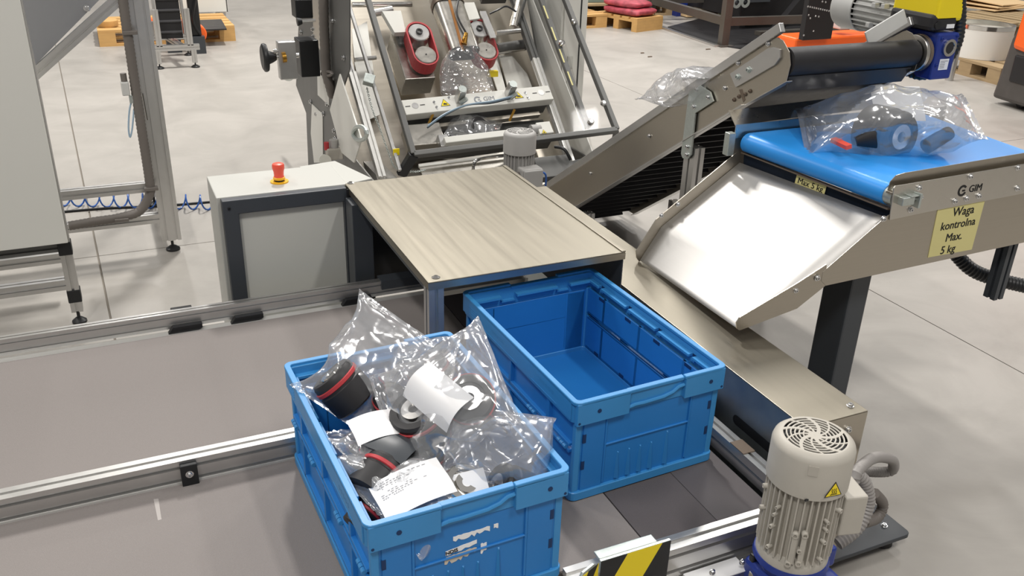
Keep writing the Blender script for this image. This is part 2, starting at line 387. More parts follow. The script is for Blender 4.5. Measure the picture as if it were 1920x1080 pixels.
MB().lathe([(0, 0), (.024, 0), (.022, .02), (.014, .022), (.013, .036), (.006, .037), (0, .034)], (q.x, -.075, q.z), (0, -1, 0), 20).build('roller_end', CHROME, t)
for x, y in ((.64, .2), (.64, 1.2)): MB().profile((x, y, .05), (x, y, .18), .045).build('leg', ALU, t); foot(t, x, y, .06)
for x, y in ((.88, .2), (.88, .9)): MB().profile((x, y, .052), (x, y, .18), .045).build('leg', ALU, t)

# hazard striped bracket at the front edge
t = thing('hazard_bracket', 'galvanised bracket with yellow and black warning stripes at the front edge', 'bracket', (.50, -.03, 0))
P = [onto(1115, 1032, z=.372), onto(1213, 1003, z=.372)]
x0, x1 = P[0].x - .003, P[1].x + .01
yb = P[1].y; yf = -.012
MB().box(x0, yf, .366, x1, yb, .372).build('top_plate', ZINC, t, .002)
MB().box(x0, yf-.006, .255, x1+.028, yf, .371).build('face_plate', ZINC, t)
b = MB(); M = onM((x0, yf-.0065, .257), *FX); Wd = x1+.028-x0; Hh = .113
def stripes(M, Wd, Hh, n, sk, parent, names=('yellow_stripe', 'black_stripe')):
    st = Wd/n
    for k in range(-2, n+3):
        a0, a1 = k*st, (k+1)*st; poly = [(a0, 0), (a1, 0), (a1+sk, Hh), (a0+sk, Hh)]
        Q = []
        def clip(P, f):                      # clip to the plate
            out = []
            for i in range(len(P)):
                a, c = P[i], P[(i+1) % len(P)]; fa, fc = f(a), f(c)
                if fa >= 0: out.append(a)
                if (fa >= 0) != (fc >= 0):
                    tt = fa/(fa-fc); out.append((a[0]+(c[0]-a[0])*tt, a[1]+(c[1]-a[1])*tt))
            return out
        Q = clip(poly, lambda q: q[0])
        if len(Q) > 2: Q = clip(Q, lambda q: Wd - q[0])
        if len(Q) > 2: MB().prism(Q, M, 0, .0006).build(names[k % 2], YELLOW if k % 2 == 0 else BLACK, parent)
stripes(M, Wd, Hh, 2, .06, t)
M2 = onM((x0-.062, yf-.030, .26), (1, .42, 0), (0, 0, 1))
MB().prism([(0, 0), (.062, 0), (.062, .102), (.048, .115), (.014, .115), (0, .10)], M2, -.006, 0).build('side_wing', ZINC, t, .001)
stripes(M2, .062, .108, 2, .06, t)
MB().cyl((x0-.035, yf-.035, .30), (x0-.02, yf-.055, .30), .017, None, 16).build('clamp_knob', BLACK, t)
MB().cyl((x0+.02, yf-.02, .262), (x1+.03, yf-.02, .262), .012, None, 12).build('round_bar', CHROME, t)

# ------------------------------------------------------------------ folding crates
CW, CL, CH = .4, .6, .261
def make_crate():
    root = thing('folding_crate', '-', 'crate')
    hx, hy = CW/2, CL/2
    # rim: top lip open at the handles, band below it
    ob, ib = rrect(hx-.002, hy-.010, .016), rrect(hx-.010, hy-.018, .010)
    b = MB().ring(ob, ib, CH-.056, CH-.006)
    for sy in (-1, 1):                       # thicker band either side of the handle
        for (xa, xb) in ((-hx+.006, -.062), (.085, hx-.006)):
            b.box(xa, min(sy*(hy-.012), sy*hy), CH-.058, xb, max(sy*(hy-.012), sy*hy), CH-.004)
    for sx in (-1, 1):                       # shaped lower edge along the long sides
        b.box(min(sx*(hx-.004), sx*hx), -hy+.02, CH-.05, max(sx*(hx-.004), sx*hx), hy-.02, CH-.004)
    o = rrect(hx, hy, .017, 5); i = rrect(hx-.013, hy-.013, .008, 5)
    n = len(o); gl = [k for k in range(n)]
    rim = MB()
    def seg(ids):
        for a, c in zip(ids, ids[1:]):
            rim.prism([o[a], o[c], i[c], i[a]], None, CH-.007, CH)
    # order of rrect: +x+y, -x+y, -x-y, +x-y corners (6 points each)
    R = list(range(24))
    L1 = [(-.060, hy)] + [o[k] for k in range(6, 18)] + [(-.060, -hy)]; L2 = [(-.060, hy-.013)] + [i[k] for k in range(6, 18)] + [(-.060, -hy+.013)]
    R1 = [(.083, -hy)] + [o[k] for k in range(18, 24)] + [o[k] for k in range(0, 6)] + [(.083, hy)]; R2 = [(.083, -hy+.013)] + [i[k] for k in range(18, 24)] + [i[k] for k in range(0, 6)] + [(.083, hy-.013)]
    for A, B in ((L1, L2), (R1, R2)):
        for k in range(len(A)-1): b.prism([A[k], A[k+1], B[k+1], B[k]], None, CH-.008, CH)
    for sy in (-1, 1): b.box(-.062, min(sy*(hy-.020), sy*(hy-.006)), CH-.012, .085, max(sy*(hy-.020), sy*(hy-.006)), CH-.004)
    rim = b.build('rim', CRATE, root, .0012, seg=1)
    for sy in (-1, 1):                       # wavy grip under the handle
        P = [(-.062, CH-.046), (-.045, CH-.043), (-.02, CH-.044), (.03, CH-.042), (.055, CH-.036), (.07, CH-.026), (.085, CH-.024)]
        MB().tube([(x, sy*(hy-.007), z) for x, z in P], .0045, 8).build('handle_lip', CRATE, root)
    # inner ledge with latch gaps
    z1, z0 = CH-.024, CH-.030
    for sx in (-1, 1):
        b = MB(); ys = [-hy+.02, -.20, -.185, -.06, -.045, .075, .09, .21, .225, hy-.02]
        for k in range(0, len(ys)-1, 2):
            b.box(min(sx*(hx-.024), sx*(hx-.010)), ys[k], z0, max(sx*(hx-.024), sx*(hx-.010)), ys[k+1], z1)
        for k in range(1, len(ys)-1, 2): b.box(min(sx*(hx-.016), sx*(hx-.010)), ys[k], z0-.012, max(sx*(hx-.016), sx*(hx-.010)), ys[k+1], z0-.004)
        b.build('inner_ledge', CRATE, root)
        MB().box(*[f for f in (min(sx*(hx-.0105), sx*(hx-.0095)), -.27, z0-.001, max(sx*(hx-.0105), sx*(hx-.0095)), .27, z1)]).build('latch_slot', SLOT, root)
    for sy in (-1, 1):
        b = MB(); xs = [-hx+.02, -.095, -.05, .075, .115, hx-.02]
        for k in range(0, 5, 2): b.box(xs[k], min(sy*(hy-.034), sy*(hy-.018)), z0, xs[k+1], max(sy*(hy-.034), sy*(hy-.018)), z1)
        for k in (1, 3): b.box(xs[k]+.003, min(sy*(hy-.026), sy*(hy-.018)), z0-.014, xs[k+1]-.003, max(sy*(hy-.026), sy*(hy-.018)), z0-.009)
        b.build('inner_ledge', CRATE, root)
    # end panels
    for sy in (-1, 1):
        b = MB(); ye, yi = sy*(hy-.012), sy*(hy-.020)
        def slab(xa, xb, za, zb, d): b.box(xa, min(yi, sy*(hy-.012+d)), za, xb, max(yi, sy*(hy-.012+d)), zb)
        slab(-hx+.022, hx-.022, .022, CH-.056, 0)
        slab(-hx+.03, -hx+.085, .024, CH-.06, .003); slab(hx-.085, hx-.03, .024, CH-.06, .003)
        slab(-hx+.085, hx-.085, .128, .132, .004)
        slab(-hx+.085, -hx+.09, .03, CH-.06, .0045); slab(hx-.09, hx-.085, .03, CH-.06, .0045)
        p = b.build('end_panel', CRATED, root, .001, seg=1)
        for k in range(5):                   # pointed ribs low on the panel
            x = -.075 + k*.030 + (.012 if k == 4 else 0)
            yy = sy*(hy-.012)
            f = MB().add([(x-.005, yy, .028), (x+.005, yy, .028), (x, yy+sy*.011, .034), (x, yy+sy*.004, .098 if k < 4 else .115), (x-.002, yy, .10 if k < 4 else .118), (x+.002, yy, .10 if k < 4 else .118)],
                         [(0, 1, 2), (0, 2, 3, 4), (1, 5, 3, 2), (3, 5, 4)]).build('stiffening_rib', CRATE, p)
        for x, za in ((-hx+.033, .15), (-hx+.033, .08), (hx-.033, .15), (hx-.033, .08)):
            MB().box(x-.004, min(yy+sy*.001, yy+sy*.0036), za, x+.004, max(yy+sy*.001, yy+sy*.0036), za+.022).build('hinge_slot', SLOT, p)
        q = sy*hy
        for x in (-hx+.06, hx-.045): MB().cyl((x, q+sy*-.0005, CH-.03), (x, q+sy*.001, CH-.03), .005, None, 12).build('peg_hole', SLOT, rim)
        for x in (-hx+.012, hx-.012): MB().cyl((x, q+sy*-.006, CH-.051), (x, q+sy*.0005, CH-.051), .003, None, 10).build('peg_hole', SLOT, rim)
    # corner posts
    for sx in (-1, 1):
        for sy in (-1, 1):
            b = MB().box(min(sx*(hx-.026), sx*(hx-.010)), min(sy*(hy-.024), sy*(hy-.010)), .02, max(sx*(hx-.026), sx*(hx-.010)), max(sy*(hy-.024), sy*(hy-.010)), CH-.05)
            b.build('corner_post', CRATE, root, .003)
    # long sides: upper and lower flap with a hinge line
    for sx in (-1, 1):
        xe, xi = sx*(hx-.016), sx*(hx-.022)
        def side(b, ya, yb, za, zb, d): b.box(min(xi, xe+sx*d), ya, za, max(xi, xe+sx*d), yb, zb)
        b = MB(); side(b, -hy+.024, hy-.024, .135, CH-.05, 0)
        for y in (-.17, 0.02, .19): side(b, y-.006, y+.006, .136, CH-.05, .009)
        side(b, -hy+.03, hy-.03, .135, .143, .009)
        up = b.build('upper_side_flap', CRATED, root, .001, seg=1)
        b = MB(); side(b, -hy+.024, hy-.024, .024, .125, 0)
        for y in (-.17, 0.02, .19): side(b, y-.006, y+.006, .024, .125, .009)
        side(b, -hy+.03, hy-.03, .118, .126, .009); side(b, -hy+.03, hy-.03, .024, .034, .009)
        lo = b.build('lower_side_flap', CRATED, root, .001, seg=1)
        for y in (-.245, -.10, .10, .245):
            b = MB()
            for k in range(3): b.cyl((xe+sx*.011, y-.018+.0125*k, .1305), (xe+sx*.011, y-.0075+.0125*k, .1305), .0052, None, 10)
            b.build('hinge', CRATE, root)
        # inside detail: fold line with tabs
        b = MB(); b.box(min(xi, xi-sx*.0012), -.26, .1285, max(xi, xi-sx*.0012), .26, .1302)
        for y in (-.2, -.07, .06, .19): b.box(min(xi, xi-sx*.0012), y, CH-.06, max(xi, xi-sx*.0012), y+.026, CH-.052); b.box(min(xi, xi-sx*.0012), y+.01, .028, max(xi, xi-sx*.0012), y+.03, .037)
        b.build('fold_line', SLOT, root)
        # embossed marks on the outside band
        b = MB(); xx = sx*hx
        for k in range(4): b.box(min(xx, xx+sx*.0008), .20, CH-.02-k*.007, max(xx, xx+sx*.0008), .245, CH-.0185-k*.007)
        b.box(min(xx, xx+sx*.0008), -.03, CH-.045, max(xx, xx+sx*.0008), .16, CH-.0435); b.box(min(xx, xx+sx*.0008), -.22, CH-.045, max(xx, xx+sx*.0008), -.10, CH-.0435)
        for k in range(5):
            for y0 in (.05, -.20):
                yk = y0 + k*.014; b.ring([(yk+.004*math.cos(a), CH-.026+.005*math.sin(a)) for a in [2*PI*j/8 for j in range(8)]], [(yk+.003*math.cos(a), CH-.026+.004*math.sin(a)) for a in [2*PI*j/8 for j in range(8)]], 0, .0008, 0, onM((xx, 0, 0), (0, -sx, 0), (0, 0, 1)) @ Matrix.Scale(-sx, 4, (1, 0, 0)))
        b.build('embossed_mark', CRATE, rim)
    # base tray and floor
    b = MB().ring(rrect(hx-.004, hy-.004, .016), rrect(hx-.022, hy-.022, .01), .002, .024); b.build('base_rim', CRATE, root, .0015, seg=1)
    for sx in (-1, 1):
        for y in (-.2, -.09, .02, .13, .22): MB().box(min(sx*(hx-.012), sx*(hx-.0085)), y-.018, .0238, max(sx*(hx-.012), sx*(hx-.0085)), y+.018, .0246).build('base_slot', SLOT, root)
    MB().box(-hx+.02, -hy+.02, .004, hx-.02, hy-.02, .012).build('crate_floor', CRATED, root)
    MB().ring(rrect(hx-.012, hy-.012, .012), rrect(hx-.03, hy-.03, .008), 0, .0035).build('foot_ring', SLOT, root)
    return root
def place(o, x, y, a, label):                # x, y of the front left corner
    c = V((CW/2*math.cos(a) - CL/2*math.sin(a), CW/2*math.sin(a) + CL/2*math.cos(a)))
    o.location = (x + c.x, y + c.y, ZB); o.rotation_euler = (0, 0, a); o['label'] = label; o['group'] = 'blue folding crates on the conveyors'
crate1 = make_crate(); crate2 = dup(crate1)
place(crate1, 0, 0, .0311, 'blue folding crate full of bagged parts, torn label scraps on its end')
place(crate2, .5095, .2056, .0409, 'empty blue folding crate standing half under the steel cover table')
C1 = Matrix.Translation(crate1.location) @ Matrix.Rotation(.0311, 4, 'Z')
C1I = C1.inverted()
# torn sticker scraps and tape on the end of the full crate
OFF[crate1.name] = V((0, 0, 0))
def scrap(poly, m, name, z=0.0):
    o = MB().prism(poly, onM((0, -CL/2+.0115, 0), *FX), z, z+.0006).build(name, m, None); o.parent = crate1; return o
def ragged(x0, z0, x1, z1, n, amp, tilt=0):
    T = [(x0+(x1-x0)*k/n, z1 + tilt*k/n + random.uniform(-amp, amp)*.3) for k in range(n+1)]
    B = [(x0+(x1-x0)*k/n, z0 + tilt*k/n + random.uniform(-amp, amp)) for k in range(n, -1, -1)]
    return T + B
scrap(ragged(-.035, .166, .038, .176, 14, .004), PAPER, 'sticker_scrap')
scrap(ragged(.046, .168, .055, .177, 3, .003), PAPER, 'sticker_scrap')
scrap(ragged(-.050, .137, .012, .147, 8, .002, .006), PAPER, 'sticker_scrap')
scrap(ragged(-.052, .120, .012, .132, 14, .006, .004), mat('sticker_residue', '#cfc4b4', .8), 'sticker_scrap')
scrap(ragged(.020, .118, .032, .140, 4, .006), PAPER, 'sticker_scrap')
o = MB().text('NDIS', .011, onM((-.038, -CL/2+.0105, .1425), (1, 0, .1), (0, 0, 1)), 0, .0003).build('sticker_print', INK, None); o.parent = crate1

# ------------------------------------------------------------------ steel cover table over the tunnel
ZT = .65
t = thing('cover_table', 'brushed steel cover table bridging the conveyors, rear end of the empty crate beneath it', 'table', (.66, 1.16, 0))
tx0, tx1, ty0, ty1 = .378, .950, .755, 1.572
MB().box(tx0, ty0, ZT-.003, tx1, ty1, ZT).build('table_top', STEELY, t, .0015)
MB().box(tx0, ty0, ZT-.022, tx1, ty0+.002, ZT-.003).build('front_apron', STEELX, t)
MB().box(tx0, ty0+.003, ZT-.022, tx0+.002, ty1, ZT-.003).build('side_apron', STEELY, t)
MB().box(tx1-.012, ty0, ZT-.0005, tx1, ty1, ZT+.0035).build('edge_strip', STEELY, t, .001)
for (u, v) in ((813, 521), (654, 344)):
    p = onto(u, v, z=ZT)
    MB().lathe([(0, 0), (.011, 0), (.011, .0015), (.006, .004), (.0055, .005), (.003, .005), (.003, .003), (0, .003)], (p.x+.006, p.y, ZT), (0, 0, 1), 16).build('button_screw', CHROME, t)
b = MB(); b.profile((tx0+.022, ty0+.022, ZB+.03), (tx0+.022, ty0+.022, ZT-.004), .04, (0, 1, 0)); b.build('leg', ALU, t)
b = MB(); b.profile((tx0+.022, ty0+.05, ZT-.026), (tx0+.022, ty1, ZT-.026), .03, (0, 0, 1)); b.build('top_rail', DARK, t)
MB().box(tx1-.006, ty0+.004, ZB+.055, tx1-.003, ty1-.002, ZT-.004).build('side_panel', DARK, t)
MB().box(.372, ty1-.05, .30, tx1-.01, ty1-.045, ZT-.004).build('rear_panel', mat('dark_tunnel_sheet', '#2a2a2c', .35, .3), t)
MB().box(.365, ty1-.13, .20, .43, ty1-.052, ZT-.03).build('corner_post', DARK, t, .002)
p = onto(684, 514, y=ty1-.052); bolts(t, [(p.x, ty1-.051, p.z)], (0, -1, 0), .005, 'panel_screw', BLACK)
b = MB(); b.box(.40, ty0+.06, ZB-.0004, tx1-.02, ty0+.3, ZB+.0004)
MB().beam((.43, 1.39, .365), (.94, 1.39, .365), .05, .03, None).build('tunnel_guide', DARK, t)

# ------------------------------------------------------------------ control cabinet with emergency stop
cx0, cx1, cy0, cy1 = -.014, .374, 1.560, 1.790
t = thing('control_cabinet', 'low grey control cabinet with a dark front frame and a red stop button on top', 'cabinet', ((cx0+cx1)/2, 1.68, 0))
MB().box(cx0-.012, cy0+.006, .05, cx1+.01, cy1, ZT).build('body', CABW, t, .003)
M = onM((0, cy0+.006, 0), *FX)
b = MB(); b.ring([(cx0, .1), (cx1, .1), (cx1, ZT-.003), (cx0, ZT-.003)], [(cx0+.048, .15), (cx1-.010, .15), (cx1-.010, ZT-.05), (cx0+.048, ZT-.05)], -.002, .03, 0, M)
b.build('front_frame', DARK, t, .003)
MB().box(cx0+.046, cy0-.004, .149, cx1-.008, cy0+.0055, ZT-.048).build('door_panel', CABIN, t, .001)
bolts(t, [(cx0+.02, cy0-.022, ZT-.028)], (0, -1, 0), .005, 'panel_screw', BLACK)
for (x, y) in ((cx0+.03, cy0+.04), (cx1-.03, cy0+.04), (cx0+.03, cy1-.03), (cx1-.03, cy1-.03)): foot(t, x, y, .052)
MB().prism([tuple(onto(u, v, z=.64))[:2] for u, v in ((560, 312), (628, 301), (698, 334), (640, 347))], None, .56, .64).build('rear_lid', CABW, t, .003)
p = onto(524, 341, z=ZT)
es = MB().cyl((p.x, p.y, ZT), (p.x, p.y, ZT+.004), .029, None, 32).build('stop_button_plate', mat('stop_plate_yellow', '#edb31c', .45), t)
MB().lathe([(0, .004), (.017, .004), (.017, .009), (.015, .010)], (p.x, p.y, ZT), (0, 0, 1), 24).build('collar', BLACK, es)
MB().lathe([(.0165, .009), (.019, .010), (.019, .016), (.016, .018)], (p.x, p.y, ZT), (0, 0, 1), 24).build('yellow_collar', mat('stop_collar_yellow', '#edb31c', .45), es)
MB().lathe([(0, .012), (.017, .014), (.0155, .024), (.0165, .036), (.0195, .046), (.0195, .056), (.0175, .061), (.011, .0635), (0, .064)], (p.x, p.y, ZT), (0, 0, 1), 28).build('mushroom_head', REDB, es)

# ------------------------------------------------------------------ long steel cover box on the right of the transfer conveyor
t = thing('steel_cover_box', 'long low brushed steel cover box beside the empty crate, running under the chute', 'machine cover', (1.09, .7, 0))
bx0, bx1, by0, by1, bz = 1.004, 1.186, .055, 1.72, .502
MB().box(bx0, by0, bz-.003, bx1, by1, bz).build('top_sheet', STEELY, t, .0012)
# left side with a slot cut out of it
def obround(cx, cz, L, r, n=8): return [(cx-L/2+r*math.cos(PI/2+PI*k/n), cz+r*math.sin(PI/2+PI*k/n)) for k in range(n+1)] + [(cx+L/2+r*math.cos(-PI/2+PI*k/n), cz+r*math.sin(-PI/2+PI*k/n)) for k in range(n+1)]
M = onM((bx0, 0, 0), (0, 1, 0), (0, 0, 1))
sl = obround(.20, .385, .15, .013)
MB().prism(sl, M, -.0006, .0006).build('cable_slot', BLACK, t)
MB().box(bx0, by0+.02, .15, bx0+.003, by1, bz-.003).build('side_sheet', mat('zinc_sheet', '#9aa0a2', .38, .9, .18, (25, 25, 25), 0, .1, 6), t)
MB().box(bx0, by0, .10, bx1, by0+.003, bz-.003).build('end_sheet', STEELX, t)
MB().box(bx1-.003, by0+.003, .10, bx1, by1, bz-.003).build('side_sheet', STEELY, t)
MB().box(bx0+.01, .3, .05, bx1-.01, .36, .15).build('support', DARK, t); MB().box(bx0+.01, 1.4, .05, bx1-.01, 1.46, .15).build('support', DARK, t)
p = onto(1609, 773, z=bz); bolts(t, [(bx1-.025, by0+.03, bz)], (0, 0, 1), .006)
q = onto(1590, 805, y=by0); bolts(t, [(q.x, by0, q.z)], (0, -1, 0), .006)

# ------------------------------------------------------------------ base plate and column of the checkweigher
t = thing('floor_stand', 'flat dark grey plate with a black rubber foot, on the floor behind the drive motor', 'stand', (1.1, .6, 0))
c = onto(1709, 1000, z=.052)
MB().prism(rrect(.38, .55, .015, 4, c.x-.38, c.y+.55), None, .040, .052).build('base_plate', DARK, t, .0015)
for (x, y) in ((c.x-.045, c.y+.05), (c.x-.70, c.y+.05), (c.x-.045, c.y+1.04), (c.x-.70, c.y+1.04)):
    MB().lathe([(0, 0), (.030, 0), (.030, .006), (.022, .024), (.012, .034), (.008, .036), (.008, .040), (0, .040)], (x, y, 0), (0, 0, 1), 20).build('rubber_foot', BLACK, t)
bolts(t, [(c.x-.045, c.y+.05, .052)], (0, 0, 1), .006)
b = MB(); b.profile((1.30, .70, .052), (1.30, .70, .56), .04, (0, 1, 0), 0, .08); b.build('aluminium_post', ALU, t)
t = thing('support_stand', 'dark grey square column holding up the weighing conveyor, right of the chute', 'stand', (1.58, .55, 0))
MB().prism(rrect(.055, .065, .01, 4, 1.58, .557), None, 0, .012).build('base_plate', DARK, t, .0015)
MB().box(1.545, .505, .012, 1.618, .610, .655).build('column', DARK, t, .006)
MB().box(1.50, .48, .655, 1.95, .90, .665).build('head_plate', DARK, t)
MB().lathe([(0, 0), (.035, 0), (.035, .02), (.02, .03), (0, .03)], (1.49, .50, .625), (0, 0, -1), 20).build('cushion_mount', CONDUITL, t)


# ------------------------------------------------------------------ discharge chute
t = thing('discharge_chute', 'bright sheet steel chute sloping down from the blue weighing belt towards the empty crate', 'chute', (1.3, .7, .52))
Nn = [V((1.117, .45, .530)), V((1.296, .45, .600)), V((1.556, .45, .782))]; Nf = [V((1.140, .968, .508)), V((1.207, .968, .610)), V((1.471, .968, .788))]
th = V((.0015, 0, -.002))
def slide(u, v):
    k = min(1, int(u*2 + 1e-6)); f = u*2-k
    return Nn[k].lerp(Nn[k+1], f).lerp(Nf[k].lerp(Nf[k+1], f), v)
b = MB(); b.grid(slide, 21, 12, 0, True)
sl_ = b.build('slide_sheet', CHUTE, t); so = sl_.modifiers.new('thickness', 'SOLIDIFY'); so.thickness = .002
# near flange: continuous strip standing along the edge, rounded tip
y = .448
def pz(*q): return [(a, c) for a, c in q]
Mf = onM((0, y, 0), *FX)
nf = [(1.117, .528), (1.108, .535), (1.104, .552), (1.112, .566), (1.280, .632), (1.375, .675), (1.385, .611), (1.300, .558), (1.125, .528)]
MB().prism(nf, Mf, 0, .003).build('near_flange', STEELX, t)
Mf2 = onM((0, .970, 0), *FX)
MB().prism([(1.140, .502), (1.128, .518), (1.124, .540), (1.186, .636), (1.455, .820), (1.472, .780), (1.210, .600)], Mf2, -.003, 0).build('far_flange', STEELX, t)

for (u, v) in ((1271, 383), (1240, 404)):
    q = onto(u, v, y=.967); bolts(t, [(q.x, .967, q.z)], (0, -1, 0), .005)
q = onto(1491, 551, y=.445); bolts(t, [(q.x, .445, q.z+.01)], (0, -1, 0), .005)

# ------------------------------------------------------------------ checkweigher belt
t = thing('weighing_conveyor', 'short blue-belted weighing conveyor with steel sides and a yellow label, above the chute', 'conveyor', (1.85, .7, .62))
yn, yf, zb = .45, .972, .864
def sk(y): return -.105*(y-.45)/.505         # the roller stands a little askew
def tz_(y): return .020*(y-.45)/.505
L0 = 1.558
# belt: nose roller arc and flat top
r = .030; prof = [(L0+r+.62, zb), (L0+r, zb)] + [(L0+r-r*math.sin(a), zb-r+r*math.cos(a)) for a in [PI*k/12 for k in range(1, 13)]] + [(L0+r+.62, zb-2*r)]
n_ = len(prof); b = MB(); y0, y1 = .475, .955
vs = [(x+(sk(y) if k not in (0, n_-1) else 0), y, z+tz_(y)) for y in (y0, y1) for k, (x, z) in enumerate(prof)]; n = len(prof)
b.add(vs, [(k, k+1, n+k+1, n+k) for k in range(n-1)], 0, True)
b.add(vs[:n], [list(range(n))], 0); b.add(vs[n:], [list(range(n))[::-1]], 0)
b.add([(L0+r+.62, y0, zb), (L0+r+.62, y1, zb+tz_(y1)), (L0+r+.62, y1, zb-2*r+tz_(y1)), (L0+r+.62, y0, zb-2*r)], [(0, 1, 2, 3)])
b.build('blue_belt', BELTB, t)
b = MB(); b.lathe([(0, 0), (r*.93, 0), (r*.93, .50), (0, .5)], (L0+r+sk(.455), .457, zb-r), (sk(.955)-sk(.455), .5, .02), 24); b.build('nose_roller', ZINC, t)
# dark cross sheet below the roller carrying a label
a, c_ = V((L0+.012+sk(.46), .46, .801)), V((L0+.012+sk(.96), .96, .825))
MB().add([a, c_, c_+V((.03, 0, -.006)), a+V((.03, 0, -.006)), a+V((0, 0, -.004)), c_+V((0, 0, -.004)), c_+V((.03, 0, -.01)), a+V((.03, 0, -.01))], [(0, 1, 2, 3), (4, 7, 6, 5), (0, 4, 5, 1), (3, 2, 6, 7), (0, 3, 7, 4), (1, 5, 6, 2)]).build('belt_scraper', BROWNM, t)
MB().add([a+V((.012, 0, -.004)), c_+V((.012, 0, -.004)), c_+V((.022, 0, -.10)), a+V((.022, 0, -.10)), a+V((.018, 0, -.004)), c_+V((.018, 0, -.004)), c_+V((.028, 0, -.10)), a+V((.028, 0, -.10))], [(0, 1, 2, 3), (4, 7, 6, 5), (0, 4, 5, 1), (3, 2, 6, 7), (0, 3, 7, 4), (1, 5, 6, 2)]).build('front_cross_sheet', mat('dark_cross_sheet', '#202a3a', .3, .4), t)
lp = onto(1521, 351, x=1.53)
yl = lp.y; xb = L0 + .0215 + sk(yl)
Ml = onM((xb, yl, lp.z+.007), (sk(.955)-sk(.45), -(.505), 0) if False else (-(sk(.955)-sk(.45)), -.505, -.02), (.1, 0, 1))
k = MB().prism([(-.052, -.0175), (.052, -.0175), (.052, .0175), (-.052, .0175)], Ml, 0, .0006).build('limit_label', YELLOWL, t)
MB().text('Max 5 kg', .024, Ml @ Matrix.Translation((0, 0, .0008)), 0, .0003).build('label_print', INK, k)
# near side: tall carrier plate with the sloping front, narrow frame plate on top, bent guard lip
MB().prism([(1.385, .611), (1.366, .628), (1.366, .654), (1.552, .786), (1.562, .790), (2.32, .795), (2.32, .635), (2.146, .628)], onM((0, yn-.003, 0), *FX), 0, .003).build('carrier_plate', STEELX, t, .001)
MB().prism([(1.562, .776), (1.552, .866), (1.556, .872), (2.32, .888), (2.32, .798), (1.70, .782)], onM((0, yn-.0065, 0), *FX), 0, .0035).build('frame_plate', STEELS, t, .001)
g_ = MB(); up = [(1.552, .846), (1.556, .878), (1.572, .893), (1.60, .897), (2.32, .914), (2.32, .872)]
g_.prism(up, onM((0, yn+.012, 0), *FX), 0, .002); g_.prism([(1.552, .846), (2.32, .872), (2.32, .879), (1.552, .853)], onM((0, yn+.012, 0), *FX), -.002, .018)
g_.build('guard_lip', STEELX, t, .001)
MB().prism([(L0+sk(.955)+.0, .775), (L0+sk(.955)-.02, .88), (2.06, .90), (2.32, .90), (2.32, .79)], onM((0, yf+.002, 0), *FX), 0, .003).build('far_plate', STEELX, t)
g0, g1 = V((1.436, yf-.004, .908)), V((2.085, yf-.004, .922))
lean = V((0, .042, .036)); tk = V((0, .002, -.002))
MB().add([g0, g1, g1+lean, g0+lean, g0+tk, g1+tk, g1+lean+tk, g0+lean+tk], [(0, 1, 2, 3), (7, 6, 5, 4), (0, 4, 5, 1), (3, 2, 6, 7), (0, 3, 7, 4), (1, 5, 6, 2)]).build('far_guard', STEELS, t)
MB().box(1.436, yf-.006, .868, 2.085, yf-.004, .910).build('far_guard_lip', STEELS, t)
MB().box(1.415, yf-.008, .815, 1.440, yf+.016, .885).build('end_bracket', ZINC, t, .002)
# belt tensioner at the near end
tz = onto(1705, 375, y=yn-.02)
k = MB().box(tz.x-.03, yn-.028, tz.z-.012, tz.x+.012, yn-.007, tz.z+.010).build('tension_block', ZINC, t, .002)
b = MB().box(tz.x-.005, yn-.030, tz.z+.010, tz.x+.035, yn-.007, tz.z+.014); b.box(tz.x+.022, yn-.034, tz.z-.022, tz.x+.030, yn-.007, tz.z+.018); b.build('tension_bracket', ZINC, t, .001)
MB().cyl((tz.x+.012, yn-.018, tz.z), (tz.x+.048, yn-.018, tz.z+.001), .005, None, 12).build('tension_screw', BOLT, t)
for (u, v, yy) in ((1707, 393, 0), (1790, 377, 0), (1812, 372, 0), (1835, 367, 0), (1907, 353, 0), (1723, 352, 0), (1819, 331, 0), (1908, 314, 0), (1658, 411, 1), (1534, 522, 1)):
    q = onto(u, v, y=yn-.010); bolts(t, [(q.x, yn-.010 if not yy else yn-.006, q.z)], (0, -1, 0), .006)
lc = [onto(u, v, y=yn-.0036) for u, v in ((1757, 390), (1845, 374), (1820, 467), (1738, 482))]
k = MB().prism([(q.x, q.z) for q in (lc[3], lc[2], lc[1], lc[0])], onM((0, yn-.0068, 0), *FX), -.0036, .0006).build('weight_label', YELLOWL, t)
cx = sum(q.x for q in lc)/4
def lab(txt, dx, z, s=.030): MB().text(txt, s, onM((cx+dx, yn-.0078, z), (1, 0, .005), (0, 0, 1)), 0, .0004).build('label_print', INK, k)
lab('Waga', .012, .766, .036); lab('kontrolna', .004, .728, .034); lab('Max.', .0, .690, .034); lab('5 kg', -.012, .653, .034)
lg = MB(); q = onto(1803, 357, y=yn-.0075); logo(lg, onM((q.x, yn-.0102, q.z), (1, 0, .02), (0, 0, 1)), .0165)
lg.build('maker_logo', INK, t)
MB().profile((2.15, .5, .42), (2.15, .5, .63), .04).build('leg', DARK, t)
# ribbed hose hanging below the far right
conduit([(2.02, .70, .60), (2.12, .66, .52), (2.2, .60, .45), (2.4, .5, .40)], .022, BLACK, 'drive_hose', t, .006)

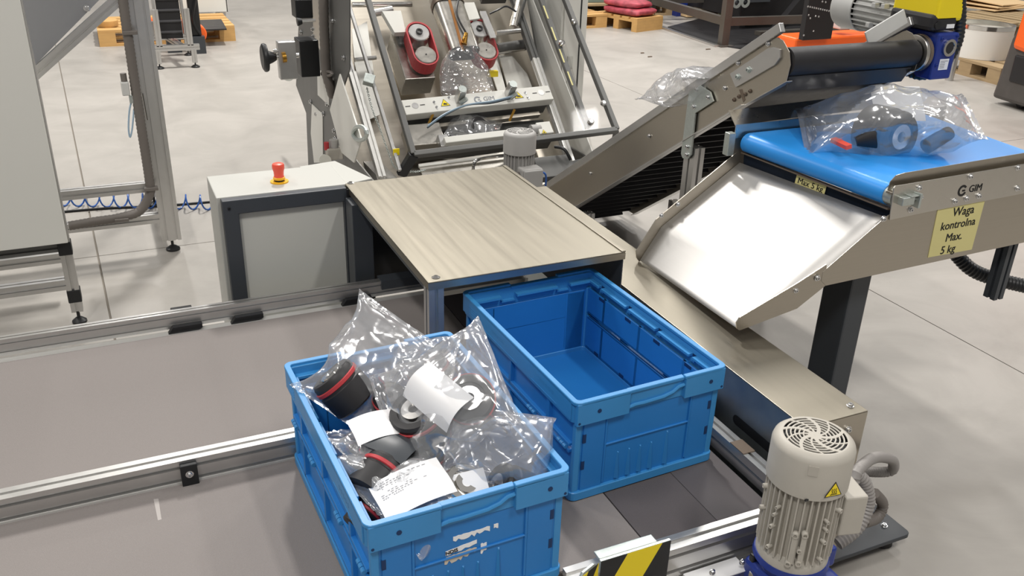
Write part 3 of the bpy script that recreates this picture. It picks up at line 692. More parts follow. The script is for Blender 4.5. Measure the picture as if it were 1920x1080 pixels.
# ------------------------------------------------------------------ finned electric motors
def motor(parent, p0, ax, up, R, L, body, cover, fins=34, stuff=True, slots=True, cov=.34):
    """parts of a fan-cooled motor from its flange at p0 towards the fan end along ax"""
    ax = V(ax).normalized(); p0 = V(p0); up = V(up); up = (up - ax*up.dot(ax)).normalized(); sd = ax.cross(up)
    T = Matrix.Translation(p0) @ Matrix((up, sd, ax)).transposed().to_4x4()
    r = R*.80; lb = L*(1-cov)
    b = MB(T); b.lathe([(0, 0), (R*.92, 0), (R*.92, L*.05), (R*.88, L*.08), (r, L*.1), (r, lb), (0, lb)], (0, 0, 0), (0, 0, 1), 40)
    b.build('motor_body', body, parent)
    b = MB(T).box(r*.97, -R*.014, L*.09, R*.955, R*.014, lb+L*.02)
    if stuff:
        b = MB()
        for k in range(fins):
            b.box(r*.96, -R*.018, L*.09, R*.955, R*.018, lb+L*.02, 0, T @ Matrix.Rotation(2*PI*k/fins, 4, 'Z'))
        b.build('cooling_fins', body, parent, kind='stuff')
    else:
        me = None
        for k in range(fins):
            a = 2*PI*k/fins
            if me is None:
                me = MB().box(r*.96, -R*.02, L*.09, R*.955, R*.02, lb+L*.02).mesh('cooling_fin', body)
            o = bpy.data.objects.new('cooling_fin', me); COL.objects.link(o); o.parent = parent
            o.matrix_local = Matrix.Translation(-OFF[parent.name]) @ T @ Matrix.Rotation(a, 4, 'Z')
    b = MB(T); z0 = lb; z1 = L
    b.lathe([(R*.93, z0), (R, z0), (R, z1-R*.22), (R*.97, z1-R*.12), (R*.86, z1-R*.02), (R*.80, z1), (R*.76, z1), (R*.76, z1-R*.03), (R*.90, z1-R*.15), (R*.93, z1-R*.25), (R*.93, z0)], (0, 0, 0), (0, 0, 1), 48)
    cv = b.build('fan_cover', cover, parent)
    b = MB(T); b.lathe([(0, z1-R*.16), (R*.9, z1-R*.16), (R*.9, z1-R*.14), (0, z1-R*.14)], (0, 0, 0), (0, 0, 1), 32); b.build('fan_recess', BLACK, cv)
    b = MB(T)
    b.lathe([(0, z1-R*.03), (R*.17, z1-R*.03), (R*.17, z1), (R*.04, z1), (0, z1-R*.005)], (0, 0, 0), (0, 0, 1), 24)
    for rr in (.28, .38, .48, .58, .68): b.lathe([(R*(rr-.018), z1-R*.03), (R*(rr-.018), z1), (R*(rr+.018), z1), (R*(rr+.018), z1-R*.03), (R*(rr-.018), z1-R*.03)], (0, 0, 0), (0, 0, 1), 40)
    if slots:
        for k in range(10):
            a0 = 2*PI*k/10; P = []
            for j in range(7):
                f = j/6; rr = R*(.14+.64*f); an = a0 + .75*f; P.append((rr, an))
            for (ra, aa), (rb, ab) in zip(P, P[1:]):
                w_ = R*(.026 if k % 2 else .05)
                q = []
                for (rx, an, sg) in ((ra, aa, -1), (rb, ab, -1), (rb, ab, 1), (ra, aa, 1)): q.append((rx*math.cos(an) - sg*w_*math.sin(an), rx*math.sin(an) + sg*w_*math.cos(an)))
                b.prism(q, None, z1-R*.028, z1+R*.001)
    b.build('fan_grille', cover, cv)
    return T, cv

# foreground drive of the near conveyor
mc = V((.863, -.108, .338)); mR, mL = .079, .284
t = thing('drive_motor', 'large upright beige-grey motor with ventilated cap on a blue gearbox, lower right foreground', 'motor', (mc.x, mc.y, 0))
T, cv = motor(t, mc, (0, 0, 1), (math.cos(-.9), math.sin(-.9), 0), mR, mL, MOTOR, MOTOR, 36, False)
view = math.atan2(CAM.y-mc.y, CAM.x-mc.x)                # bearing of the side one sees
def side(a, rr, z): return V((mc.x+mR*rr*math.cos(view+a), mc.y+mR*rr*math.sin(view+a), mc.z+z))
for a, z, s_ in ((-.55, .145, .55), (-.6, .125, .55), (-.62, .095, .7), (-.60, .045, .7), (-1.2, .16, .8), (-1.15, .11, .8), (.02, .10, 1), (.24, .105, 1), (-.02, .028, 1), (.22, .034, 1), (.18, .065, .8), (.75, .135, .55), (.77, .115, .55), (.78, .085, .7), (.8, .04, .7), (1.15, .15, .8)):
    p, q = side(a, .9, z), side(a, 1.045, z)
    b = MB(); b.lathe([(0, 0), (.0068*s_, 0), (.0062*s_, (q-p).length), (.0035*s_, (q-p).length), (.0035*s_, (q-p).length-.004), (0, (q-p).length-.004)], p, q-p, 12)
    b.build('threaded_boss', MOTOR, t)
for a in (.02, .24):
    b = MB(); b.beam(side(a, .95, .03), side(a, .95, .10), .010, .010, side(a, 1, 0)-side(a, 0, 0)); b.build('body_rib', MOTOR, t)
# warning triangle on the cap
wp = side(.72, 1.004, mL*.75); nn = (side(.72, 1, 0)-side(.72, 0, 0)).normalized(); ex = V((-nn.y, nn.x, 0))
Mw = onM(wp, ex, (0, 0, 1))
def warn_sign(parent, M, s, heat=True):
    k = MB().prism([(-s, -s*.72), (s, -s*.72), (0, s*.98)], M, 0, .0007).build('warning_sign', INK, parent)
    MB().prism([(-s*.86, -s*.64), (s*.86, -s*.64), (0, s*.80)], M, .0007, .0010).build('sign_face', YELLOW, k)
    b = MB()
    if heat:
        for dx in (-.22, 0, .22):
            b.tube([M @ V((s*(dx+.06*math.sin(j*1.05)), s*(-.42+.10*j), .0012)) for j in range(7)], s*.035, 5)
        b.prism([(-s*.4, -s*.53), (s*.4, -s*.53), (s*.4, -s*.46), (-s*.4, -s*.46)], M, .001, .0013)
    else:
        b.prism([(-s*.4, -s*.45), (s*.45, -s*.45), (s*.35, -s*.15), (-s*.2, 0), (-s*.3, -.1*s)], M, .001, .0013)
    b.build('sign_pictogram', INK, k)
warn_sign(cv, Mw, .0195)
k = MB().cbox((0, 0, 0), (.011, .003, .004), 0, onM(side(.12, 1.0, mL*.665), (1, 0, 0), (0, 1, 0))).build('cover_slot', BLACK, cv)
MB().beam(side(.12, 1.001, mL*.86), side(.12, 1.001, mL*.935), .018, .0016, side(.12, 1, 0)-side(.12, 0, 0)).build('cover_clip', MOTOR, cv)
# terminal box on the right
ta = view + 2.15; tv = V((math.cos(ta), math.sin(ta), 0)); tc = mc + tv*mR*1.02 + V((0, 0, .11))
MB().cbox((0, 0, 0), (.05, .085, .095), 0, Matrix.Translation(tc + tv*.012) @ Matrix.Rotation(ta, 4, 'Z')).build('terminal_box', MOTOR, t, .004)
MB().cyl(tc + V((.0, .03, .05)), tc + V((0.01, .03, .07)), .013, None, 12).build('cable_gland', CONDUIT, t)
def P(u, v, y): return onto(u, v, y=y)
conduit([P(1600, 905, -.04), P(1610, 880, -.03), P(1640, 858, .02), P(1672, 862, .06), P(1672, 882, .09), P(1640, 885, .10), P(1600, 880, .1)], .0125, CONDUITL, 'motor_conduit', t, .0045)
conduit([P(1602, 885, -.03), P(1622, 905, -.04), P(1628, 945, -.05), P(1608, 990, -.06), P(1570, 1020, -.06)], .014, CONDUITL, 'motor_conduit', t, .0045)
conduit([P(1640, 925, .04), P(1655, 945, .06), P(1645, 970, .05), P(1620, 980, .03)], .013, CONDUIT, 'motor_conduit', t, .0045)
# blue worm gearbox
b = MB(); b.lathe([(0, 0), (mR*.95, 0), (mR*.98, -.012), (mR*.8, -.03), (mR*.8, -.035), (0, -.035)], mc, (0, 0, 1), 32); gb = b.build('gearbox', NAVY, t)
MB().cbox((mc.x+.005, mc.y-.02, .235), (.15, .16, .13), 0).build('gear_housing', NAVY, t, .012)
MB().cbox((mc.x+.09, mc.y-.01, .305), (.03, .03, .05), 0).build('housing_lug', NAVY, t, .006)
MB().cyl((mc.x+.02, mc.y-.10, .26), (mc.x+.02, mc.y-.135, .26), .045, None, 28).build('shaft_cover', BLACK, t, .004)
MB().cyl((mc.x+.07, mc.y-.095, .285), (mc.x+.085, mc.y-.13, .283), .007, None, 12).build('vent_plug', CHROME, t)
for x, y in ((mc.x-.05, mc.y), (mc.x+.06, mc.y)): MB().box(x-.012, y-.03, .052, x+.012, y+.03, .18).build('mount_foot', DARK, t)

# ------------------------------------------------------------------ inclined cleated conveyor
XL, XR = 1.50, 2.00
t = thing('inclined_conveyor', 'black cleated inclined conveyor with brushed steel side plates, rising above the weighing belt', 'conveyor', (1.6, 1.3, 0))
def q2(u, v, x=XL): q = onto(u, v, x=x); return (q.y, q.z)
outl = [q2(*p) for p in ((1017, 352), (1452, 72), (1458, 70), (1468, 76), (1480, 98), (1482, 122), (1474, 152), (1396, 196), (1080, 393))]
_d = (V(outl[0]) - V(outl[1])).normalized()*.36; outl[0] = tuple(V(outl[0]) + _d); outl[8] = tuple(V(outl[8]) + _d)
MX = Matrix(((0, 0, 1, XL), (1, 0, 0, 0), (0, 1, 0, 0), (0, 0, 0, 1)))    # (y, z, depth) -> world
def MXat(x): M = MX.copy(); M[0][3] = x; return M
MB().prism(outl, MXat(XL), 0, .003).build('side_plate', STEELX, t, .001)
MB().prism(outl, MXat(XR), -.003, 0).build('side_plate', STEELX, t, .001)
e0, e1 = V((0,) + outl[0]), V((0,) + q2(1465, 45)); e0 = V((0,) + q2(1017, 352)) + (V((0,) + q2(1017, 352)) - e1).normalized()*.36
ed = (e1-e0).normalized(); en = V((0, -ed.z, ed.y)); 
if en.z < 0: en = -en
for x, sx in ((XL, -1), (XR, 1)):
    a, c = V((x, e0.y, e0.z)), V((x, e1.y, e1.z))
    MB().beam(a - en*.006, c - en*.010, .018, .028, en).build('edge_rail', ALU, t, .002)
b0, b1 = V((0,) + outl[8]), V((0,) + q2(1396, 196)); b2 = V((0,) + q2(1474, 152))
bd = (b1-b0).normalized()
for x, sx in ((XL, -1), (XR, 1)):
    b = MB()
    for a, c in ((b0, b1), (b1, b2)):
        a = V((x, a.y, a.z)); c = V((x, c.y, c.z)); bn = en*.002
        b.add([a, c, c+V((sx*-.022, 0, 0)), a+V((sx*-.022, 0, 0)), a-bn, c-bn, c+V((sx*-.022, 0, 0))-bn, a+V((sx*-.022, 0, 0))-bn], [(0, 1, 2, 3), (4, 7, 6, 5), (0, 4, 5, 1), (3, 2, 6, 7), (0, 3, 7, 4), (1, 5, 6, 2)])
        b.box(*([min(a.x, a.x+sx*.012), 0, 0] + [max(a.x, a.x+sx*.012), .001, .001])) if False else None
    b.build('bottom_lip', ALU, t)
    MB().beam(V((x+sx*.006, b0.y, b0.z)), V((x+sx*.006, b1.y, b1.z)), .014, .003, en).build('lip_strip', ALU, t)
dc = V((0,) + q2(1470, 116)); dR = .040
MB().cyl((XL+.006, dc.y, dc.z), (XR-.006, dc.y, dc.z), dR, None, 32).build('head_drum', RUBBER, t)
# belt: one closed band round the drum and a tail pulley
tl = (V((0,) + outl[0]) + V((0,) + outl[8]))/2 + ed*.06 - en*.012; tr_ = .034
dd = (tl-dc).normalized(); dn = V((0, -dd.z, dd.y)); dn = dn if dn.z > 0 else -dn
band = [dc + dn*(dR+.002), tl + dn*tr_] + [tl + (dn*math.cos(a) + dd*math.sin(a))*tr_ for a in [PI*k/8 for k in range(1, 8)]] + [tl - dn*tr_, dc - dn*dR]
MB().prism([(p.y, p.z) for p in band], MXat(0), XL+.012, XR-.012).build('belt', RUBBER, t)
Lb = (tl-dc).length; n_c = int(Lb/.085)
for k in range(n_c):
    f = .10 + k*.085
    for sg in ((1, -1) if k > 2 else (1,)):
        o_ = dc + dd*f + dn*(dR*sg)
        MB().beam(V((XL+.02, o_.y, o_.z)) + dn*sg*(.010 if sg > 0 else .004), V((XR-.02, o_.y, o_.z)) + dn*sg*(.010 if sg > 0 else .004), .022, .006, dd).build('cleat', RUBBER, t)
sy_, sz_ = dc.y-.016, dc.z-.040
MB().add([(XL+.012, sy_, sz_), (XR-.012, sy_, sz_), (XR-.03, sy_+.012, sz_-.045), (XL+.02, sy_+.012, sz_-.045), (XL+.012, sy_+.004, sz_), (XR-.012, sy_+.004, sz_), (XR-.03, sy_+.016, sz_-.045), (XL+.02, sy_+.016, sz_-.045)], [(0, 3, 2, 1), (4, 5, 6, 7), (0, 1, 5, 4), (3, 7, 6, 2), (0, 4, 7, 3), (1, 2, 6, 5)]).build('drip_sheet', mat('black_sheet', '#3a3a3c', .3, .3), t)
# adjuster plate on the near side plate
ap = [q2(*p) for p in ((1372, 138), (1383, 164), (1456, 122), (1466, 108), (1466, 92), (1454, 88), (1444, 90))]
MB().prism(ap, MXat(XL), -.008, 0).build('adjuster_plate', ALU, t, .001)
MB().prism([q2(*p) for p in ((1386, 168), (1392, 167), (1398, 187), (1394, 192))], MXat(XL), -.001, 0).build('plate_joint', BROWNM, t)
def bx(uvs, r, m=None): bolts(t, [onto(u, v, x=XL) + V((-.001, 0, 0)) for u, v in uvs], (-1, 0, 0), r, 'bolt', m)
bx([(1385, 118), (1441, 82), (1360, 165), (1218, 255), (1108, 325)], .0055)
bx([(1377, 187), (1386, 181), (1398, 177), (1407, 171)], .0045, BROWNM)
bolts(t, [onto(u, v, x=XL-.008) for u, v in ((1384, 144), (1404, 131))], (-1, 0, 0), .007, 'bolt', ZINC)
# galvanised hanger and posts
hp = [q2(*p) for p in ((1296, 172), (1318, 160), (1336, 172), (1342, 190), (1308, 212), (1300, 290), (1294, 298), (1284, 296), (1281, 288))]
MB().prism(hp, MXat(XL), -.010, -.004).build('hanger_plate', ZINC, t, .001)
bolts(t, [onto(u, v, x=XL-.010) for u, v in ((1307, 168), (1301, 200), (1289, 275), (1288, 290), (1328, 182))], (-1, 0, 0), .006)
pp = onto(1298, 290, x=XL+.012)
MB().profile((XL+.02, pp.y, .05), (XL+.02, pp.y, pp.z+.03), .04, (0, 1, 0), 0, .06).build('post', ALU, t); foot(t, XL+.02, pp.y, .055)
MB().profile((XR-.02, pp.y+.1, .05), (XR-.02, pp.y+.1, pp.z-.05), .04, (0, 1, 0), 0, .06).build('post', ALU, t); foot(t, XR-.02, pp.y+.1, .055)
for x in (XL+.03, XR-.03): MB().profile((x, 1.98, .05), (x, 1.98, .26), .04).build('post', ALU, t); foot(t, x, 1.98, .055)
# round cheek of the far plate, drive flange, gearbox, motor
MB().cyl((XR-.002, dc.y, dc.z), (XR+.012, dc.y, dc.z), .055, None, 36).build('drum_cheek', STEELS, t, .002)
MB().lathe([(0, .012), (.056, .012), (.056, .024), (.05, .028), (.03, .03), (0, .03)], (XR, dc.y, dc.z), (1, 0, 0), 32).build('drive_flange', BROWNM, t)
bolts(t, [(XR+.026, dc.y+.042*math.cos(a), dc.z+.042*math.sin(a)) for a in (.3, 1.5, 2.7, 4.0, 5.2)], (1, 0, 0), .006)
gx = XR+.032
gbx = MB().box(gx, dc.y-.055, dc.z-.075, gx+.085, dc.y+.12, dc.z+.065).build('gearbox', NAVY, t, .006)
MB().lathe([(.018, 0), (.026, 0), (.026, .006), (.018, .006), (.016, .002), (0, .002)], (gx+.048, dc.y-.056, dc.z+.022), (0, -1, 0), 24).build('bearing_ring', CHROME, gbx)
MB().cyl((gx+.048, dc.y-.055, dc.z+.022), (gx+.048, dc.y-.060, dc.z+.022), .017, None, 20).build('bearing_cap', RUBBER, gbx)
for dx, dz in ((.012, .05), (.075, .055), (.012, -.03)): bolts(gbx, [(gx+dx, dc.y-.055, dc.z+dz)], (0, -1, 0), .004, 'bolt', NAVY)
k = MB().box(gx+.024, dc.y-.0562, dc.z-.045, gx+.062, dc.y-.055, dc.z-.012).build('type_plate', PAPER, gbx)
b = MB(); 
for j in range(5): b.box(gx+.027, dc.y-.0568, dc.z-.019-j*.005, gx+.027+(.02 if j else .03), dc.y-.0562, dc.z-.0175-j*.005)
b.build('plate_print', INKG, k)
# motor lying behind the drum
mp = onto(1712, 34, x=XR+.10); me_ = onto(1580, 30, x=XR+.10)
T, cv = motor(t, mp, (0, 1, 0), (-.5, 0, 1), .074, me_.y-mp.y, MOTORL, MOTORL, 24, True)
MB().cyl(mp, mp + V((0, -.04, 0)), .072, None, 28).build('motor_flange', MOTORL, t)
MB().cbox((mp.x-.015, (mp.y+me_.y)/2-.03, mp.z+.085), (.09, .10, .04)).build('terminal_base', MOTORL, t, .005)
for dy, dz in ((.06, .03), (.10, .028), (.05, -.03), (.11, -.035), (.08, .058)):
    MB().box(mp.x-.078, mp.y+dy-.008, mp.z+dz-.008, mp.x-.055, mp.y+dy+.008, mp.z+dz+.008).build('fin_lug', MOTORL, t, .002)
bw = [onto(1625, 74, y=dc.y+.02), onto(1698, 30, y=dc.y+.02)]
MB().beam(bw[0], bw[1], .006, .045, (0, .2, 1)).build('torque_bracket', MOTORL, t, .002)
# frequency drive box on top: yellow cover over a black base
yb_ = MB().box(gx-.028, dc.y-.045, dc.z+.070, gx+.075, dc.y+.13, dc.z+.120).build('drive_base', RUBBER, t, .012)
MB().prism([(-.045, .115), (-.045, .098), (-.020, .094), (.13, .094), (.13, .22), (-.015, .22), (-.045, .17)], Matrix(((0, 0, 1, gx), (1, 0, 0, dc.y), (0, 1, 0, dc.z), (0, 0, 0, 1))), -.02, .09).build('yellow_cover', YELLOW, t, .008)
MB().box(gx+.03, dc.y-.0468, dc.z+.078, gx+.062, dc.y-.0455, dc.z+.090).build('cover_label', PAPER, yb_)
MB().cyl((gx-.008, dc.y-.046, dc.z+.088), (gx-.008, dc.y-.049, dc.z+.088), .012, None, 20).build('blind_plug', BLACK, yb_)
conduit([onto(1800, -8, y=dc.y-.03), onto(1800, 40, y=dc.y-.03), onto(1792, 85, y=dc.y-.03), onto(1765, 125, y=dc.y-.02), onto(1730, 140, y=dc.y), onto(1700, 132, y=dc.y+.04)], .017, BLACK, 'drive_conduit', t, .006)

# ------------------------------------------------------------------ grey motor behind the cover table
q = onto(975, 252, y=1.98)
t = thing('gear_motor', 'small grey upright motor with a junction box, just behind the cover table', 'motor', (q.x, q.y, 0))
mh = q.z; mr = 31/1679*onto(975, 252, y=1.98).length if False else .040
D_ = -(MR.transposed() @ (q-CAM)).z; mr = 31/1679*D_
motor(t, (q.x, q.y, mh-.20), (0, 0, 1), (0, -1, 0), mr, .215, MOTORG, MOTORG, 26, True, True, .40)
jb = onto(994, 328, y=1.90)
MB().cbox((jb.x, 1.905, jb.z-.012), (.088, .06, .085)).build('junction_box', MOTORG, t, .006)
MB().cbox((jb.x, 1.870, jb.z-.012), (.082, .012, .08)).build('box_lid', MOTORG, t, .004)
MB().cyl((jb.x-.04, 1.91, jb.z), (jb.x-.075, 1.91, jb.z+.004), .014, None, 14).build('cable_gland', CONDUIT, t)
MB().cbox((q.x, q.y, mh-.26), (.11, .11, .13)).build('gearbox', MOTORG, t, .01)
MB().box(q.x-.05, q.y-.05, 0, q.x+.05, q.y+.05, mh-.32).build('pedestal', DARK, t)
MB().tube(smooth_path([(jb.x+.045, 1.9, jb.z+.01), (jb.x+.07, 1.9, jb.z-.01), (jb.x+.08, 1.92, jb.z-.08)]), .004, 8).build('cable', HOSE, t)

# ------------------------------------------------------------------ inclined bag forming machine behind the table
BF = Frame((0, 2.6, .40), (1, 0, 0), (0, math.cos(math.radians(40)), math.sin(math.radians(40))))
def L3(u, v, c): a, b_ = BF.p(u, v, c); return V((a, b_, c))
def W3(p): return BF.M @ V(p)
def B3(u, v, c): return W3(L3(u, v, c))
t = thing('bagging_machine', 'large inclined bagging machine with clear guards, red pull belts and a white sealing bar', 'machine', (1.5, 3.2, 0))
UPN = tuple(BF.n)
def ext(p, q, f): return p + (q-p)*f
# front guard
bl, br_ = B3(775, 290, 0), B3(1156, 244, 0); tlg, trg = ext(bl, B3(690, 0, 0), 1.45), ext(br_, B3(1060, 0, 0), 1.45)
for a, c in ((bl, br_), (bl, tlg), (br_, trg)): MB().beam(a, c, .026, .030, UPN).build('guard_frame', DARKB, t, .003)
def pane(qs, n):
    n = V(n).normalized()*.004; b = MB(); b.add(list(qs) + [q + n for q in qs], [(0, 1, 2, 3), (7, 6, 5, 4)] + [(k, 4+k, 4+(k+1) % 4, (k+1) % 4) for k in range(4)])
    return b
pane([bl, br_, trg, tlg], BF.n).build('guard_pane', PANE, t)
# lower return of the guard and the side doors
ll, lr = B3(745, 335, -.12), B3(1110, 292, -.12)
MB().beam(bl, B3(752, 328, -.10), .03, .045, (1, 0, 0)).build('guard_foot', BLACK, t, .003)
MB().beam(B3(1010, 322, -.14), B3(1160, 286, -.14), .022, .022, UPN).build('lower_guard_bar', DARKB, t, .002)
MB().beam(br_, B3(1150, 270, -.12), .022, .022, (1, 0, 0)).build('guard_foot', DARKB, t, .002)
sideR = [B3(1015, 0, -.02), B3(1103, 240, -.02)]
sideR[0] = ext(sideR[1], sideR[0], 1.4)
MB().beam(sideR[0], sideR[1], .028, .024, UPN).build('side_door_frame', DARKB, t, .003)
for k in range(5):
    f = .22 + k*.125; a = sideR[1].lerp(sideR[0], f); c = sideR[1].lerp(sideR[0], f+.075)
    MB().beam(a + BF.n*.0135 + V((-.008, 0, 0)), c + BF.n*.0135 + V((-.008, 0, 0)), .008, .001, UPN).build('yellow_tape', YELLOWL, t)
for (u, v) in ((1053, 82), (1107, 230)): MB().lathe([(0, 0), (.018, 0), (.016, .012), (.008, .016), (0, .016)], B3(u, v, .0), BF.n, 16).build('hinge_knob', CHROME, t)
for (u, v) in ((1076, 42), (1131, 195)): MB().lathe([(0, 0), (.017, 0), (.016, .012), (.008, .016), (0, .016)], B3(u, v, .018), BF.n, 16).build('hinge_knob', CHROME, t)
pane([sideR[1], B3(1112, 292, -.35), B3(1040, 0, -.45), sideR[0]], (1, 0, 0)).build('side_pane', PANE, t)
# left aluminium posts, slides and side pane
a, c = B3(716, 334, -.10), B3(660, 138, -.10)
MB().profile(a, c, .034, UPN).build('post', ALUW, t)
MB().profile(ext(c, a, .06), ext(a, c, 1.75), .026, UPN).build('post', ALU, t)
a, c = B3(750, 320, -.06), B3(654, 8, -.06)
MB().beam(a, ext(a, c, 1.2), .016, .02, UPN).build('slide_rod', ALU, t, .003)
k = MB().beam(B3(690, 158, -.05), B3(694, 142, -.05), .05, .03, UPN).build('slide_block', ZINC, t, .003)
pane([B3(716, 330, -.10), B3(775, 290, -.02), B3(690, 0, -.02), B3(645, 0, -.10)], (1, 0, 0)).build('side_pane', PANE, t)
a, c = B3(1071, 308, -.16), B3(1003, 112, -.16)
MB().profile(a, c, .036, UPN).build('post', ALUW, t)
MB().profile(c, ext(a, c, 1.9), .036, UPN).build('post', DARKB, t)
# chain on the left
ch = [B3(688, 165, -.08), B3(698, 205, -.08), B3(712, 240, -.08), B3(728, 285, -.08), B3(742, 315, -.08), B3(775, 322, -.10), B3(798, 318, -.12)]
b = MB(); P_ = smooth_path(ch, 12)
for k, p in enumerate(P_[:-1]):
    q = P_[k+1]; d, a_, b_, l = b.axes(p, q); b.tube([p + d*(l*.75*math.cos(x)) + (a_ if k % 2 else b_)*(.0045*math.sin(x)) for x in [2*PI*j/8 for j in range(8)]], .0013, 5, 0, True)
b.build('chain', ZINC, t)
MB().cbox(tuple(B3(743, 285, -.05)), (.03, .006, .03)).build('yellow_tag', YELLOW, t)
# dark left side plate (plane facing sideways) with openings, conduit, hand wheel
XS = .70
def s2(u, v): q = onto(u, v, x=XS); return (q.y, q.z)
def sideplate(uvs, name, m, d=.006, off=0):
    return MB().prism([s2(*p) for p in uvs], MXat(XS+off), 0, d).build(name, m, t)
sideplate([(563, -30), (655, -30), (655, 130), (630, 205), (655, 285), (700, 340), (660, 335), (578, 310), (574, 212), (555, 160)], 'side_plate', DARKB)
sideplate([(586, 195), (606, 214), (607, 305), (590, 305), (584, 250)], 'light_panel', WHITEP, .003, -.004)
sideplate([(596, 132), (617, 132), (618, 198), (597, 178)], 'light_panel', WHITEP, .003, -.004)
sideplate([(587, -20), (607, -20), (607, 105), (589, 70)], 'inner_panel', STEELS, .003, -.004)
sideplate([(649, 138), (690, 260), (676, 304), (652, 285), (630, 205)], 'cover_panel', WHITEP, .006, -.03)
MB().tube([onto(675+13*math.cos(x)*1.0, 250+13*math.sin(x), x=XS-.04) for x in [2*PI*j/20 for j in range(20)]], .009, 8, 0, True).build('lifting_eye', ZINC, t)
MB().tube([onto(541+9*math.cos(x), 142+8*math.sin(x), x=XS-.02) for x in [2*PI*j/20 for j in range(15)]], .007, 8).build('lifting_eye', ZINC, t)
conduit([onto(606, -20, x=XS-.03), onto(608, 60, x=XS-.03), onto(612, 135, x=XS-.03), onto(618, 160, x=XS-.02), onto(624, 182, x=XS+.0)], .022, CONDUIT, 'cable_conduit', t, .012, .04)
MB().tube([onto(613+10*math.cos(x), 138+4*math.sin(x), x=XS-.03) for x in [2*PI*j/12 for j in range(12)]], .007, 6, 0, True).build('conduit_clip', CONDUIT, t)
for (u, v, d) in ((566, 14, (.08, .10, .085)), (576, 106, (.09, .12, .17))):
    a = onto(u, v, x=XS-.08); MB().cbox(tuple(a), d).build('sensor_box', BLACK, t, .004)
# hand wheel, spindle and clamp
hw = onto(500, 108, y=2.75); sp = onto(560, 104, y=2.75)
dv = (sp-hw).normalized()
MB().lathe([(0, 0), (.048, 0), (.058, .006), (.060, .014), (.056, .022), (.030, .024), (.022, .045), (.014, .06), (0, .06)], hw - dv*.02, dv, 32).build('hand_wheel', BLACK, t)
MB().cyl(hw, sp, .011, None, 16).build('spindle', CHROME, t)
MB().cyl(onto(512, 97, y=2.75), onto(552, 93, y=2.75), .011, None, 14).build('guide_rod', CHROME, t)
cl = onto(538, 112, y=2.76)
MB().cbox((cl.x+.0, cl.y, cl.z), (.075, .05, .16)).build('clamp_plate', ALU, t, .004)
MB().cyl(onto(529, 108, y=2.73), onto(536, 107, y=2.73), .022, None, 12).build('brass_nut', BRASS, t)
MB().cyl(onto(557, 41, y=2.78), onto(566, 40, y=2.78), .018, .012, 16).build('star_knob', BLACK, t)
MB().cyl(onto(564, 40, y=2.78), onto(592, 38, y=2.78), .006, None, 10).build('knob_rod', CHROME, t)
bolts(t, [onto(u, v, x=XS-.002) for u, v in ((624, 39), (645, 108), (621, 143), (624, 156), (583, 191), (593, 214), (614, 195), (607, 213), (627, 245), (629, 260), (565, 60), (587, 55), (588, 68))], (-1, 0, 0), .009)
# compressed-air regulator at its foot
rg = onto(627, 287, x=XS-.05)
MB().cbox((rg.x, rg.y, rg.z), (.075, .05, .055)).build('air_regulator', MOTOR, t, .006)
MB().cyl((rg.x, rg.y, rg.z+.02), (rg.x, rg.y, rg.z+.065), .02, None, 16).build('regulator_knob', MOTORG, t)
MB().cyl((rg.x-.035, rg.y, rg.z+.02), (rg.x-.035, rg.y, rg.z+.055), .012, None, 12).build('red_valve', RED, t)
MB().lathe([(0, 0), (.028, 0), (.028, .02), (0, .02)], (rg.x-.05, rg.y-.03, rg.z-.02), (-.3, -1, .2), 20).build('pressure_gauge', CHROME, t)
# back wall, right wall and bed sheets behind the working parts
c_ = -.36
MB(BF.M).box(.78, -.12, c_-.01, 2.02, 1.25, c_).build('bed_sheet', STEELX, t)
MB().add([B3(985, -20, -.16), B3(1006, 110, -.16), B3(1020, 150, -.36), B3(985, -20, -.60)], [(0, 1, 2, 3)]).build('side_wall', DARKB, t)
MB(BF.M).box(1.92, -.05, c_-.02, 1.925, 1.3, -.12).build('side_wall', WHITEP, t)
sh = [BF.p(u, v, -.33) for u, v in ((935, 105), (960, 106), (988, 140), (1000, 172), (955, 176))]
MB(BF.M).prism(sh, None, -.335, -.325).build('white_sheet', WHITEP, t)
sh = [BF.p(u, v, -.33) for u, v in ((915, 118), (932, 110), (950, 176), (935, 178))]
MB(BF.M).prism(sh, None, -.335, -.325).build('white_sheet', WHITEP, t)
MB(BF.M).prism([BF.p(u, v, -.32) for u, v in ((660, 55), (688, 40), (700, 130), (712, 215), (690, 225), (665, 120))], None, -.325, -.32).build('white_sheet', WHITEP, t)
for (u0, v0, u1, v1, r, m) in ((660, 9, 772, 8, .014, CHROME), (665, 112, 705, 108, .012, CHROME), (930, 97, 982, 90, .014, CHROME), (932, 92, 984, 84, .03, DARKB), (700, 25, 735, 18, .02, ALU)):
    MB().cyl(B3(u0, v0, -.28), B3(u1, v1, -.28), r, None, 16).build('cross_rod', m, t)
# forming tube with film seam
def tubesec(p, h, w_, n=5): return [(p[0]+x, p[1], p[2]+z) for x, z in rrect(w_, h, min(w_, h)*.45, n)]
a, c = BF.p(870, 100, -.10), BF.p(836, 0, -.10)
wt = abs(BF.p(898, 98, -.1)[0]-BF.p(842, 101, -.1)[0])/2
dx = (c[0]-a[0])/(c[1]-a[1])
def fsec(bb, k=1.0, h=.055): return [W3((a[0]+dx*.25*(bb-a[1])+x*k, bb, -.10+z)) for x, z in rrect(wt, h, .04, 5)]
def loft(secs, name, m, cap=False, sm=True):
    b = MB(); n = len(secs[0]); b.add([p for s_ in secs for p in s_], [(i*n+k, i*n+(k+1) % n, (i+1)*n+(k+1) % n, (i+1)*n+k) for i in range(len(secs)-1) for k in range(n)], 0, sm)
    return b.build(name, m, t)
loft([fsec(a[1]), fsec(a[1]+.5), fsec(a[1]+1.1)], 'forming_tube', STEELS)
